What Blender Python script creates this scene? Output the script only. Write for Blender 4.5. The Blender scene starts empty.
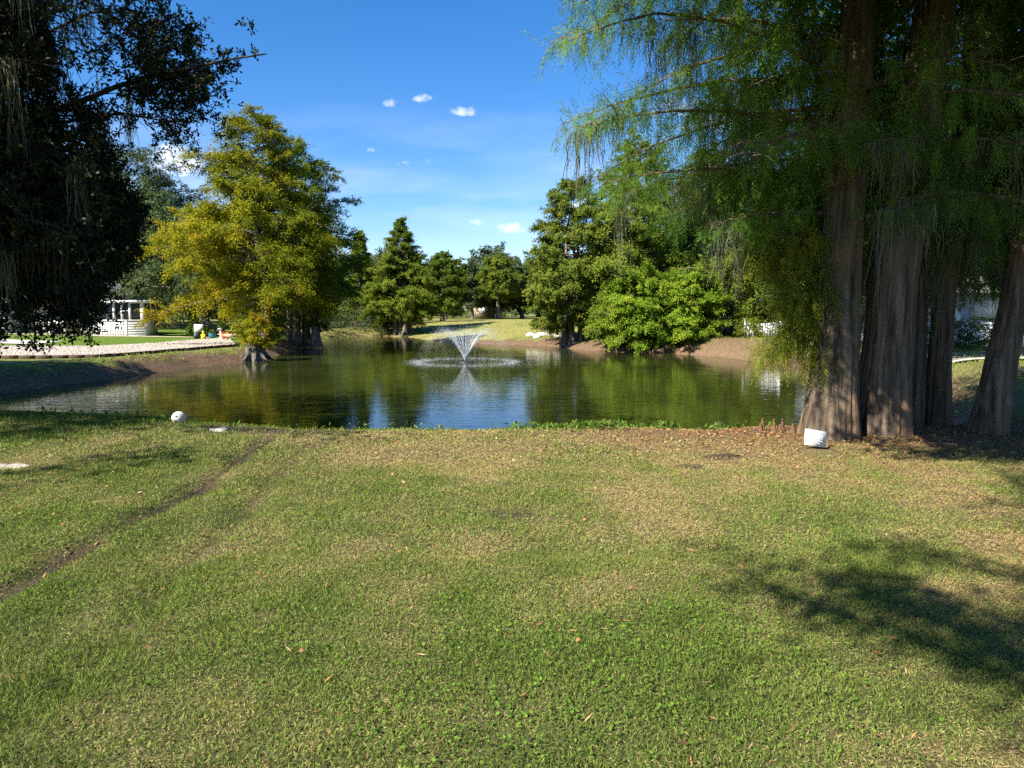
import bpy, math, random
import numpy as np

S = bpy.context.scene
R = math.radians

# ------------------------------------------------------------------ camera
F_PX, PITCH, CAM_Z = 710.0, R(6.03), 1.6
cam_d = bpy.data.cameras.new("camera")
cam = bpy.data.objects.new("camera", cam_d)
S.collection.objects.link(cam)
cam.location = (0, 0, CAM_Z)
cam.rotation_euler = (math.pi / 2 - PITCH, 0, 0)
cam_d.sensor_width = 36
cam_d.lens = F_PX / 1024 * 36
cam_d.clip_start, cam_d.clip_end = 0.05, 4000
S.camera = cam
S.render.resolution_x, S.render.resolution_y = 1024, 768


def ray(px, py):
    a, b = (px - 512) / F_PX, (384 - py) / F_PX
    cp, sp = math.cos(PITCH), math.sin(PITCH)
    return np.array([a, cp + b * sp, -sp + b * cp])


def gp(px, py, z=0.0):
    d = ray(px, py)
    return np.array([0, 0, CAM_Z]) + d * ((z - CAM_Z) / d[2])


def at(px, py, Y):
    d = ray(px, py)
    return np.array([0, 0, CAM_Z]) + d * (Y / d[1])


# ------------------------------------------------------------------ sky and sun
SUN_EL = R(42)
SUN_V = np.array([-0.76, -0.65])
SUN_V = SUN_V / np.linalg.norm(SUN_V)
W = bpy.data.worlds.new("World")
S.world = W
W.use_nodes = True
wn, wl = W.node_tree.nodes, W.node_tree.links
wbg = wn['Background']
sky = wn.new('ShaderNodeTexSky')
sky.sky_type = 'NISHITA'
sky.sun_disc = False
sky.sun_elevation = SUN_EL
sky.sun_rotation = math.atan2(SUN_V[0], SUN_V[1]) % (2 * math.pi)
sky.altitude = 0
sky.air_density = 1.0
sky.dust_density = 0.25
sky.ozone_density = 4.5
SKY_STRENGTH = 0.066
wbg.inputs[1].default_value = SKY_STRENGTH


def wmath(op, a, b=None, c=None):
    n = wn.new('ShaderNodeMath')
    n.operation = op
    for i, v in enumerate((a, b, c)):
        if v is None:
            continue
        if isinstance(v, (int, float)):
            n.inputs[i].default_value = v
        else:
            wl.new(v, n.inputs[i])
    return n.outputs[0]


tc = wn.new('ShaderNodeTexCoord')
sep = wn.new('ShaderNodeSeparateXYZ')
wl.new(tc.outputs['Generated'], sep.inputs[0])
sx, sy_, sz = sep.outputs
ysafe = wmath('MAXIMUM', sy_, 0.05)
U = wmath('DIVIDE', sx, ysafe)
V = wmath('DIVIDE', sz, ysafe)
front = wmath('GREATER_THAN', sy_, 0.06)
cmb = wn.new('ShaderNodeCombineXYZ')
wl.new(U, cmb.inputs[0])
wl.new(V, cmb.inputs[1])
nz = wn.new('ShaderNodeTexNoise')
nz.inputs['Scale'].default_value = 34
nz.inputs['Detail'].default_value = 6
nz.inputs['Roughness'].default_value = 0.62
wl.new(cmb.outputs[0], nz.inputs['Vector'])
tot = None
CLOUDS = [(420, 99, 14, 6.5, 1.0), (391, 104, 10, 6, .55), (465, 112, 18, 7, .9), (172, 164, 34, 22, 1.25), (516, 229, 24, 10, .9),
          (477, 222, 12, 6, .7), (282, 127, 13, 3.5, .8), (584, 209, 19, 16, 1.0), (592, 240, 15, 14, .8),
          (418, 162, 34, 6, .42), (372, 150, 26, 4, .25), (700, 120, 60, 25, .7), (900, 200, 70, 30, .8),
          (-120, 180, 90, 30, .9), (1250, 160, 90, 26, .9)]
for (px, py, rx, ry, st) in CLOUDS:
    d = ray(px, py)
    u0, v0 = d[0] / d[1], d[2] / d[1]
    du = wmath('MULTIPLY', wmath('SUBTRACT', U, u0), F_PX / rx)
    dv0 = wmath('SUBTRACT', V, v0)
    dv = wmath('MULTIPLY', dv0, F_PX / ry)
    # flatter undersides
    dv = wmath('ADD', dv, wmath('MULTIPLY', wmath('MINIMUM', dv, 0.0), 0.6))
    r2 = wmath('ADD', wmath('MULTIPLY', du, du), wmath('MULTIPLY', dv, dv))
    m = wmath('MAXIMUM', wmath('SUBTRACT', 1.0, r2), 0.0)
    m = wmath('MULTIPLY', wmath('POWER', m, 0.6), st)
    tot = m if tot is None else wmath('MAXIMUM', tot, m)
cl = wmath('MULTIPLY', wmath('SUBTRACT', wmath('ADD', wmath('MULTIPLY', tot, 0.75), wmath('MULTIPLY', nz.outputs[0], 2.0)), 1.32), 1.7)
cl = wmath('MINIMUM', wmath('MAXIMUM', cl, 0.0), 1.0)
cl = wmath('MULTIPLY', cl, wmath('MINIMUM', wmath('MULTIPLY', tot, 4.0), 1.0))
cl = wmath('MULTIPLY', wmath('MULTIPLY', cl, .82), front)
# thin high veil, low in the sky
nz2 = wn.new('ShaderNodeTexNoise')
nz2.inputs['Scale'].default_value = 3.0
nz2.inputs['Detail'].default_value = 4
mp = wn.new('ShaderNodeMapping')
mp.inputs['Scale'].default_value = (1.0, 5.0, 1.0)
wl.new(cmb.outputs[0], mp.inputs[0])
wl.new(mp.outputs[0], nz2.inputs['Vector'])
veil = wmath('MULTIPLY', wmath('MAXIMUM', wmath('SUBTRACT', nz2.outputs[0], 0.42), 0.0), 1.1)
vmask = wmath('MAXIMUM', wmath('SUBTRACT', 1.0, wmath('MULTIPLY', wmath('ABSOLUTE', wmath('SUBTRACT', V, 0.15)), 7.0)), 0.0)
veil = wmath('MULTIPLY', wmath('MULTIPLY', veil, vmask), front)
hsv = wn.new('ShaderNodeHueSaturation')
hsv.inputs['Saturation'].default_value = 1.30
hsv.inputs['Value'].default_value = 1.08
wl.new(sky.outputs[0], hsv.inputs['Color'])
mx = wn.new('ShaderNodeMix')
mx.data_type = 'RGBA'
wl.new(wmath('MAXIMUM', cl, veil), mx.inputs[0])
tint = wn.new('ShaderNodeMix')
tint.data_type = 'RGBA'
tint.blend_type = 'MULTIPLY'
tint.inputs[0].default_value = 1.0
wl.new(hsv.outputs[0], tint.inputs[6])
tint.inputs[7].default_value = (1.06, .97, 1.06, 1)
wl.new(tint.outputs[2], mx.inputs[6])
mx.inputs[7].default_value = (7.6, 7.9, 8.4, 1)
wl.new(mx.outputs[2], wbg.inputs[0])

sun_d = bpy.data.lights.new("sun", 'SUN')
sun_d.energy = 5.0
sun_d.angle = R(0.53)
sun_d.color = (1.0, 0.94, 0.84)
sun = bpy.data.objects.new("sun", sun_d)
S.collection.objects.link(sun)
sun.rotation_euler = (math.pi / 2 - SUN_EL, 0, math.atan2(SUN_V[0], -SUN_V[1]))

vs = S.view_settings
vs.view_transform, vs.look, vs.gamma, vs.exposure = 'Standard', 'None', 1.0, 1.42
vs.use_curve_mapping = False
cy = S.cycles
cy.max_bounces, cy.diffuse_bounces, cy.glossy_bounces = 6, 3, 3
cy.transmission_bounces, cy.transparent_max_bounces = 4, 4
cy.caustics_reflective = cy.caustics_refractive = False
cy.use_denoising = False
cy.sample_clamp_indirect = 6.0


# ------------------------------------------------------------------ helpers
def nrm(v):
    v = np.asarray(v, float)
    return v / np.maximum(np.linalg.norm(v, axis=-1, keepdims=True), 1e-9)


class MB:
    """collects vertices and faces of one mesh"""

    def __init__(self):
        self.v, self.q, self.t, self.rq, self.rt, self.n = [], [], [], [], [], 0

    def add(self, v, q=None, t=None, rnd=0.5):
        v = np.asarray(v, float).reshape(-1, 3)
        if q is not None:
            q = np.asarray(q, int).reshape(-1, 4)
            self.q.append(q + self.n)
            self.rq.append(np.broadcast_to(np.asarray(rnd, float), (len(q),)))
        if t is not None:
            t = np.asarray(t, int).reshape(-1, 3)
            self.t.append(t + self.n)
            self.rt.append(np.broadcast_to(np.asarray(rnd, float), (len(t),)))
        self.v.append(v)
        self.n += len(v)
        return self

    def box(self, c, s, rz=0.0, tilt=0.0, rnd=0.5):
        x, y, z = [k / 2 for k in s]
        p = np.array([(i, j, k) for i in (-x, x) for j in (-y, y) for k in (-z, z)])
        if tilt:
            ct, st = math.cos(tilt), math.sin(tilt)
            p = p @ np.array([[1, 0, 0], [0, ct, st], [0, -st, ct]])
        cz, sz_ = math.cos(rz), math.sin(rz)
        p = p @ np.array([[cz, sz_, 0], [-sz_, cz, 0], [0, 0, 1]]) + np.asarray(c, float)
        return self.add(p, [(0, 1, 3, 2), (4, 6, 7, 5), (0, 4, 5, 1), (2, 3, 7, 6), (0, 2, 6, 4), (1, 5, 7, 3)], rnd=rnd)

    def tube(self, path, rad, sides=8, cap=True, rnd=0.5):
        path = np.asarray(path, float)
        n = len(path)
        rad = np.broadcast_to(np.asarray(rad, float), (n,))
        tan = nrm(np.gradient(path, axis=0))
        ref = np.array([0, 0, 1.0]) if abs(tan[:, 2]).mean() < 0.8 else np.array([1.0, 0, 0])
        a = nrm(np.cross(tan, ref))
        b = np.cross(tan, a)
        th = np.arange(sides) / sides * 2 * math.pi
        v = path[:, None] + rad[:, None, None] * (a[:, None] * np.cos(th)[None, :, None] + b[:, None] * np.sin(th)[None, :, None])
        i = np.arange(n - 1)[:, None] * sides
        j = np.arange(sides)[None]
        k = (j + 1) % sides
        q = np.stack([i + j, i + k, i + sides + k, i + sides + j], -1).reshape(-1, 4)
        v = v.reshape(-1, 3)
        self.add(v, q, rnd=rnd)
        if cap:
            m = self.n
            self.add([path[0], path[-1]])
            off = m - n * sides
            jj = np.arange(sides)
            kk = (jj + 1) % sides
            self.t.append(np.stack([np.full(sides, m), off + kk, off + jj], -1))
            self.t.append(np.stack([np.full(sides, m + 1), off + (n - 1) * sides + jj, off + (n - 1) * sides + kk], -1))
            self.rt.append(np.broadcast_to(np.asarray(rnd, float), (2 * sides,)))
        return self

    def lathe(self, c, prof, sides=20, rnd=0.5):
        c = np.asarray(c, float)
        th = np.arange(sides) / sides * 2 * math.pi
        v = []
        for r, z in prof:
            v.append(np.stack([r * np.cos(th), r * np.sin(th), np.full(sides, z)], -1))
        v = np.concatenate(v) + c
        n = len(prof)
        i = np.arange(n - 1)[:, None] * sides
        j = np.arange(sides)[None]
        k = (j + 1) % sides
        return self.add(v, np.stack([i + j, i + k, i + sides + k, i + sides + j], -1).reshape(-1, 4), rnd=rnd)

    def build(self, name, mat, parent=None, smooth=False, attrs=None):
        v = np.concatenate(self.v)
        if parent is not None:
            v = v - np.array(ORIGIN.get(parent.name, (0, 0, 0)))
        q = np.concatenate(self.q) if self.q else np.zeros((0, 4), int)
        t = np.concatenate(self.t) if self.t else np.zeros((0, 3), int)
        me = bpy.data.meshes.new(name)
        me.vertices.add(len(v))
        me.vertices.foreach_set('co', v.astype(np.float32).ravel())
        loops = np.concatenate([q.ravel(), t.ravel()]).astype(np.int32)
        me.loops.add(len(loops))
        me.loops.foreach_set('vertex_index', loops)
        nf = len(q) + len(t)
        me.polygons.add(nf)
        st = np.concatenate([np.arange(len(q)) * 4, len(q) * 4 + np.arange(len(t)) * 3]).astype(np.int32)
        me.polygons.foreach_set('loop_start', st)
        if smooth:
            me.polygons.foreach_set('use_smooth', np.ones(nf, bool))
        r = np.concatenate((self.rq or [np.zeros(0)]) + (self.rt or [np.zeros(0)])).astype(np.float32)
        at_ = me.attributes.new('rnd', 'FLOAT', 'FACE')
        at_.data.foreach_set('value', r)
        for k, a in (attrs or {}).items():
            at_ = me.attributes.new(k, 'FLOAT', 'POINT')
            at_.data.foreach_set('value', np.asarray(a, np.float32))
        me.update(calc_edges=True)
        me.materials.append(mat)
        o = bpy.data.objects.new(name, me)
        S.collection.objects.link(o)
        if parent is not None:
            o.parent = parent
        return o


ORIGIN = {}


def thing(name, label, cat, loc, group=None):
    o = bpy.data.objects.new(name, None)
    S.collection.objects.link(o)
    o.empty_display_size = 0.2
    o.location = [float(k) for k in loc]
    ORIGIN[o.name] = tuple(float(k) for k in loc)
    return tag(o, label, cat, group)


def tag(o, label, cat, group=None, kind=None):
    o['label'], o['category'] = label, cat
    if group:
        o['group'] = group
    if kind:
        o['kind'] = kind
    return o


def structure(o):
    o['kind'] = 'structure'
    return o


def copy_thing(o, loc, rz=0.0, sc=1.0, label=None):
    c = o.copy()
    S.collection.objects.link(c)
    c.location = [float(k) for k in loc]
    c.rotation_euler = (0, 0, rz)
    c.scale = (sc, sc, sc)
    if label:
        c['label'] = label
    for ch in list(o.children):
        d = ch.copy()
        S.collection.objects.link(d)
        d.parent = c
    return c


_tab = np.random.default_rng(7).random((256, 256))


def vnoise(x, y, scale=1.0, seed=0):
    x = np.asarray(x, float) * scale + seed * 17.31
    y = np.asarray(y, float) * scale + seed * 9.77
    xi, yi = np.floor(x).astype(int), np.floor(y).astype(int)
    fx, fy = x - xi, y - yi
    fx, fy = fx * fx * (3 - 2 * fx), fy * fy * (3 - 2 * fy)
    g = lambda a, b: _tab[a % 256, b % 256]
    return (g(xi, yi) * (1 - fx) * (1 - fy) + g(xi + 1, yi) * fx * (1 - fy) + g(xi, yi + 1) * (1 - fx) * fy + g(xi + 1, yi + 1) * fx * fy)


def fbm(x, y, scale=1.0, seed=0, oct_=4):
    s, a, tt = 0, 1.0, 0
    for i in range(oct_):
        s = s + a * vnoise(x, y, scale * 2 ** i, seed + i)
        tt += a
        a *= 0.55
    return s / tt


def sstep(a, b, x):
    t = np.clip((np.asarray(x, float) - a) / (b - a), 0, 1)
    return t * t * (3 - 2 * t)


# ------------------------------------------------------------------ materials
class NB:
    def __init__(self, name):
        self.m = bpy.data.materials.new(name)
        self.m.use_nodes = True
        self.n, self.l = self.m.node_tree.nodes, self.m.node_tree.links
        self.n.clear()
        self.out = self.n.new('ShaderNodeOutputMaterial')

    def new(self, t, **kw):
        nd = self.n.new(t)
        for k, v in kw.items():
            setattr(nd, k, v)
        return nd

    def set(self, sock, v):
        if isinstance(v, bpy.types.NodeSocket):
            self.l.new(v, sock)
        elif isinstance(v, (tuple, list)) and len(v) == 3 and sock.type == 'RGBA':
            sock.default_value = (*v, 1)
        else:
            sock.default_value = v

    def math(self, op, a, b=0.0, clamp=False):
        nd = self.new('ShaderNodeMath', operation=op, use_clamp=clamp)
        self.set(nd.inputs[0], a)
        self.set(nd.inputs[1], b)
        return nd.outputs[0]

    def attr(self, name):
        return self.new('ShaderNodeAttribute', attribute_name=name).outputs['Fac']

    def noise(self, scale, detail=3, rough=0.55, stretch=None, coord='Object', out='Fac', dist=0.0):
        tcn = self.new('ShaderNodeTexCoord')
        v = tcn.outputs[coord]
        if stretch:
            mpn = self.new('ShaderNodeMapping')
            mpn.inputs['Scale'].default_value = stretch
            self.l.new(v, mpn.inputs[0])
            v = mpn.outputs[0]
        nd = self.new('ShaderNodeTexNoise')
        nd.inputs['Scale'].default_value = scale
        nd.inputs['Detail'].default_value = detail
        nd.inputs['Roughness'].default_value = rough
        nd.inputs['Distortion'].default_value = dist
        self.l.new(v, nd.inputs['Vector'])
        return nd.outputs[out]

    def ramp(self, fac, stops):
        nd = self.new('ShaderNodeValToRGB')
        e = nd.color_ramp.elements
        while len(e) < len(stops):
            e.new(0.5)
        for i, (p, c) in enumerate(stops):
            e[i].position = p
            e[i].color = (*c, 1) if len(c) == 3 else c
        self.l.new(fac, nd.inputs[0])
        return nd.outputs[0]

    def mix(self, fac, a, b, mode='MIX'):
        nd = self.new('ShaderNodeMix', data_type='RGBA', blend_type=mode)
        self.set(nd.inputs[0], fac)
        self.set(nd.inputs[6], a)
        self.set(nd.inputs[7], b)
        return nd.outputs[2]

    def bump(self, h, strength=0.3, dist=0.05, normal=None):
        nd = self.new('ShaderNodeBump')
        nd.inputs['Strength'].default_value = strength
        nd.inputs['Distance'].default_value = dist
        self.l.new(h, nd.inputs['Height'])
        if normal is not None:
            self.l.new(normal, nd.inputs['Normal'])
        return nd.outputs[0]

    def principled(self, col, rough=0.7, spec=0.3, normal=None, **kw):
        p = self.new('ShaderNodeBsdfPrincipled')
        self.set(p.inputs['Base Color'], col)
        self.set(p.inputs['Roughness'], rough)
        p.inputs['Specular IOR Level'].default_value = spec
        for k, v in kw.items():
            self.set(p.inputs[k], v)
        if normal is not None:
            self.l.new(normal, p.inputs['Normal'])
        self.l.new(p.outputs[0], self.out.inputs[0])
        return self.m


def leaf_mat(name, stops, trans=0.35, gloss=0.0, tint=(0.85, 1.0, 0.3)):
    b = NB(name)
    c = b.ramp(b.attr('rnd'), stops)
    d = b.new('ShaderNodeBsdfDiffuse')
    b.set(d.inputs[0], c)
    t = b.new('ShaderNodeBsdfTranslucent')
    b.set(t.inputs[0], b.mix(0.55, c, tint, 'MULTIPLY'))
    m = b.new('ShaderNodeMixShader')
    m.inputs[0].default_value = trans
    b.l.new(d.outputs[0], m.inputs[1])
    b.l.new(t.outputs[0], m.inputs[2])
    last = m.outputs[0]
    if gloss:
        g = b.new('ShaderNodeBsdfGlossy')
        g.inputs['Roughness'].default_value = 0.5
        m2 = b.new('ShaderNodeMixShader')
        m2.inputs[0].default_value = gloss
        b.l.new(last, m2.inputs[1])
        b.l.new(g.outputs[0], m2.inputs[2])
        last = m2.outputs[0]
    b.l.new(last, b.out.inputs[0])
    return b.m


def plain(name, col, rough=0.6, spec=0.3, var=0.15, scale=6.0, bump=0.0):
    b = NB(name)
    n = b.noise(scale, 4)
    c2 = tuple(k * (1 - var) for k in col)
    c = b.ramp(n, [(0.3, c2), (0.7, col)])
    nm = b.bump(n, bump, 0.02) if bump else None
    return b.principled(c, rough, spec, nm)


def bark_mat(name, dark, mid, light, red=None, scale=9.0):
    b = NB(name)
    n1 = b.noise(scale, 6, 0.65, (1, 1, 0.10), dist=0.4)
    n2 = b.noise(2.2, 3, 0.5, (1, 1, 0.5))
    n4 = b.noise(scale * 1.9, 5, 0.6, (1, 1, 0.05), dist=.3)
    c = b.ramp(b.math('ADD', b.math('MULTIPLY', n1, .55), b.math('MULTIPLY', n4, .45)), [(0.36, dark), (0.50, mid), (0.64, light)])
    if red:
        c = b.mix(b.ramp(n2, [(0.52, (0, 0, 0)), (0.68, (0.8, 0.8, 0.8))]), c, red)
    n3 = b.noise(scale * 3.2, 4, 0.6, (1, 1, 0.14))
    h = b.math('ADD', b.math('MULTIPLY', n1, 1.0), b.math('MULTIPLY', n3, 0.4))
    return b.principled(c, 0.9, 0.12, b.bump(h, 0.9, 0.035))


M = {}
M['bark_near'] = bark_mat('bark_near', (0.028, 0.021, 0.015), (0.108, 0.083, 0.058), (0.215, 0.170, 0.122), (0.19, 0.11, 0.06))
M['bark_oak'] = bark_mat('bark_oak', (0.02, 0.017, 0.014), (0.055, 0.046, 0.038), (0.11, 0.098, 0.084))
M['bark_stump'] = bark_mat('bark_stump', (0.025, 0.02, 0.016), (0.10, 0.085, 0.07), (0.24, 0.21, 0.175), scale=4)
M['bark_far'] = bark_mat('bark_far', (0.06, 0.05, 0.04), (0.17, 0.14, 0.115), (0.30, 0.26, 0.22), scale=5)
M['moss'] = leaf_mat('spanish_moss', [(0, (0.08, 0.085, 0.055)), (0.6, (0.15, 0.155, 0.105)), (1, (0.23, 0.225, 0.165))], 0.3)
M['leaf_yellow'] = leaf_mat('leaf_yellow', [(0, (0.10, 0.13, 0.014)), (0.35, (0.20, 0.215, 0.016)), (0.65, (0.31, 0.28, 0.018)), (0.88, (0.37, 0.25, 0.02)), (1, (0.34, 0.16, 0.025))], 0.42)
M['leaf_green'] = leaf_mat('leaf_green', [(0, (0.06, 0.10, 0.016)), (0.5, (0.125, 0.18, 0.022)), (0.8, (0.19, 0.23, 0.028)), (1, (0.27, 0.24, 0.035))], 0.35)
M['leaf_olive'] = leaf_mat('leaf_olive', [(0, (0.075, 0.11, 0.018)), (0.5, (0.14, 0.19, 0.026)), (0.8, (0.21, 0.235, 0.036)), (1, (0.26, 0.22, 0.04))], 0.35)
M['leaf_bright'] = leaf_mat('leaf_bright', [(0, (0.08, 0.14, 0.014)), (0.5, (0.17, 0.27, 0.024)), (0.8, (0.24, 0.33, 0.03)), (1, (0.32, 0.33, 0.035))], 0.4)
M['leaf_oak'] = leaf_mat('leaf_oak', [(0, (0.03, 0.048, 0.02)), (0.5, (0.065, 0.095, 0.036)), (1, (0.115, 0.145, 0.06))], 0.2)
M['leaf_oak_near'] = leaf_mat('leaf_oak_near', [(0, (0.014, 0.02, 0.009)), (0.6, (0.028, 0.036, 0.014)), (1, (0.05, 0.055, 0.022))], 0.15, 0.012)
M['needle_near'] = leaf_mat('needle_near', [(0, (0.045, 0.10, 0.018)), (0.45, (0.105, 0.215, 0.036)), (0.8, (0.185, 0.30, 0.045)), (1, (0.27, 0.32, 0.055))], 0.48, 0.0, (0.7, 1.0, 0.4))
M['needle_gold'] = leaf_mat('needle_gold', [(0, (0.06, 0.095, 0.014)), (0.5, (0.15, 0.195, 0.022)), (1, (0.29, 0.29, 0.03))], 0.4)
M['white_paint'] = plain('white_paint', (0.66, 0.66, 0.645), 0.5, 0.3, 0.08, 3)
M['grass_blade'] = leaf_mat('grass_blade', [(0, (0.055, 0.088, 0.018)), (0.28, (0.15, 0.205, 0.040)), (0.48, (0.245, 0.285, 0.066)), (0.64, (0.36, 0.315, 0.125)), (0.86, (0.40, 0.29, 0.14)), (1, (0.25, 0.125, 0.055))], 0.25)
M['clover'] = leaf_mat('clover', [(0, (0.06, 0.13, 0.018)), (1, (0.15, 0.26, 0.035))], 0.3)
M['litter'] = leaf_mat('litter', [(0, (0.10, 0.055, 0.03)), (0.4, (0.24, 0.13, 0.06)), (0.7, (0.38, 0.17, 0.06)), (1, (0.42, 0.32, 0.2))], 0.1)
M['weed'] = leaf_mat('weed', [(0, (0.05, 0.10, 0.015)), (0.6, (0.12, 0.2, 0.03)), (1, (0.25, 0.2, 0.08))], 0.35)

# ------------------------------------------------------------------ the ground
POND = np.array([(-19, 24), (-16.5, 18.5), (-10, 14.9), (-5, 13.4), (-2.4, 12.3), (0, 12.35), (1.8, 12.6), (3.2, 12.1), (5, 12.2), (7.5, 13.8), (9.5, 16), (12, 20), (14.6, 27), (15.4, 36), (14.2, 45),
                 (12.2, 48.3), (10.5, 50), (8, 51), (5, 55), (3.5, 59.5), (0.3, 61), (-4, 64), (-6.6, 67), (-10, 76), (-12, 80), (-16, 82), (-21, 76),
                 (-23, 66), (-19.5, 60.5), (-16.6, 57), (-16.4, 52), (-15.6, 46), (-15.0, 43), (-15.6, 41), (-17, 38.6), (-17.6, 34.4), (-18.1, 31), (-18.8, 28)], float)
WATER_Z = -1.5


def sdist(x, y):
    x, y = np.asarray(x, float).ravel(), np.asarray(y, float).ravel()
    d2 = np.full(x.shape, 1e18)
    ins = np.zeros(x.shape, bool)
    n = len(POND)
    for i in range(n):
        a, b = POND[i], POND[(i + 1) % n]
        e = b - a
        t = np.clip(((x - a[0]) * e[0] + (y - a[1]) * e[1]) / (e @ e), 0, 1)
        d2 = np.minimum(d2, (x - a[0] - t * e[0]) ** 2 + (y - a[1] - t * e[1]) ** 2)
        c = (a[1] > y) != (b[1] > y)
        with np.errstate(divide='ignore', invalid='ignore'):
            xi = a[0] + (y - a[1]) / (b[1] - a[1] + 1e-12) * e[0]
        ins ^= c & (x < xi)
    d = np.sqrt(d2)
    return np.where(ins, -d, d)


CTRL = np.array([(0, 8, 1.5, 3.4, 0), (-6, 9, 1.5, 3.3, 0), (6, 9, 1.5, 3.2, 0), (-14, 12, 1.45, 3.6, 0), (0, -10, 1.5, 3.4, 0), (14, 10, 1.4, 3.6, 0),
                 (-22, 27, 0.85, 2.6, .3), (-21, 36, 0.70, 1.9, .42), (-19, 46, 0.68, 1.9, .42), (-20, 57, 0.75, 2.2, .4), (-35, 60, .75, 2.5, .42),
                 (-24, 80, 0.7, 3, .4), (-6, 85, 1.3, 20, 0), (4, 75, 1.25, 14, .1), (0, 110, 1.35, 24, 0), (9, 58, 0.95, 3.2, .1), (14, 53, 1.05, 3.6, .1),
                 (17, 45, 1.08, 3.4, .1), (19, 32, 1.05, 4.0, .1), (14, 20, 1.25, 3.6, .05), (40, 50, 1.1, 4, .1), (30, 100, 1.1, 6, .2)], float)

RUTS = [[(-30, 600), (20, 580), (60, 556), (105, 533), (150, 512), (195, 490), (228, 468), (250, 450), (272, 436)],
        [(150, 600), (205, 548), (235, 522), (262, 492), (282, 470), (305, 452), (330, 440)],
        [(-20, 735), (30, 703), (75, 668), (115, 632), (160, 596), (190, 565)]]
RUT_W = [[gp(*p)[:2] for p in r] for r in RUTS]
BARE = [(gp(510, 512)[:2], .17), (gp(262, 612)[:2], .06), (gp(722, 456)[:2], .22), (gp(690, 466)[:2], .14), (gp(290, 429)[:2], .55), (gp(240, 428)[:2], .5)]
SAND = [(gp(12, 467)[:2], .20), (gp(-25, 468)[:2], .28)]


def polydist(x, y, pl):
    d2 = np.full(np.shape(x), 1e18)
    for a, b in zip(pl[:-1], pl[1:]):
        e = b - a
        t = np.clip(((x - a[0]) * e[0] + (y - a[1]) * e[1]) / (e @ e), 0, 1)
        d2 = np.minimum(d2, (x - a[0] - t * e[0]) ** 2 + (y - a[1] - t * e[1]) ** 2)
    return np.sqrt(d2)


def rutmask(x, y):
    m = np.zeros(np.shape(x))
    for i, pl in enumerate(RUT_W):
        w = [.115, .10, .10][i] * (0.55 + 0.9 * vnoise(x, y, 1.6, 5 + i))
        off = (vnoise(x, y, 2.5, 11 + i) - .5) * .10
        m = np.maximum(m, np.exp(-((polydist(x, y, pl) + off) / w) ** 2) * [1, .6, .38][i])
    return m


def ground(x, y, fine=True):
    shp = np.shape(x)
    x, y = np.asarray(x, float).ravel(), np.asarray(y, float).ravel()
    d = sdist(x, y) + (fbm(x, y, .5, 3, 3) - .5) * 1.1 * sstep(9, 16, y)
    wsum, H, Wd, rise = 0, 0, 0, 0
    for cx, cy_, h, w, r in CTRL:
        k = 1 / ((x - cx) ** 2 + (y - cy_) ** 2 + 9) ** 2
        wsum, H, Wd, rise = wsum + k, H + k * h, Wd + k * w, rise + k * r
    H, Wd, rise = H / wsum, Wd / wsum, rise / wsum
    p = np.clip(d / Wd, 0, 1)
    z = WATER_Z + H * np.sin(p * math.pi / 2) ** 0.9 + rise * sstep(2, 24, d)
    z = np.where(d < 0, WATER_Z + np.maximum(d * .4, -1.2), z)
    land = sstep(0, 1, d)
    z = z + land * (fbm(x, y, .22, 20, 3) - .5) * .10 + land * (fbm(x, y, 1.3, 9, 3) - .5) * .045
    # the mound beyond the pond
    z = z + .30 * np.exp(-(((x - 2) / 16) ** 2 + ((y - 95) / 14) ** 2))
    # ground under the grove of big trunks
    g = np.exp(-(((x - 4.8) / 1.7) ** 2 + ((y - 9.2) / 1.2) ** 2))
    z = z + .08 * g
    if fine:
        near = (y < 12) & (np.abs(x) < 14)
        rm = np.zeros_like(x)
        if near.any():
            rm[near] = rutmask(x[near], y[near])
        z = z - .075 * rm + near * (fbm(x, y, 5.0, 30, 2) - .5) * .022
    return z.reshape(shp)


def gz(x, y):
    return float(ground(np.array([x]), np.array([y]))[0])


def dryness(x, y):
    d = .465 + (fbm(x, y, .7, 40, 3) - .5) * 1.0 + (fbm(x, y, 2.6, 44, 3) - .5) * 0.9
    d = d + .22 * sstep(-.3, 2.6, x) * sstep(2.0, 4.5, y) + .14 * sstep(5.6, 7.0, y) * sstep(10.5, 9, y) * sstep(-5, -1, x)
    d = d - .10 * sstep(-.5, -3, x) - .16 * np.exp(-(((x - .2) / 1.6) ** 2 + ((y - 2.6) / 1.0) ** 2))
    d = d + .65 * np.exp(-(((x - 3.2) / 1.8) ** 2 + ((y - 8.8) / .55) ** 2)) + .55 * sstep(8.2, 9.4, y + .25 * np.abs(x - .5) ** .5) * sstep(0, 2, x)
    return d


def grid_coords(spec):
    out = []
    for a, b, s in spec:
        out.append(np.arange(a, b - 1e-6, s))
    return np.concatenate(out)


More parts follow.
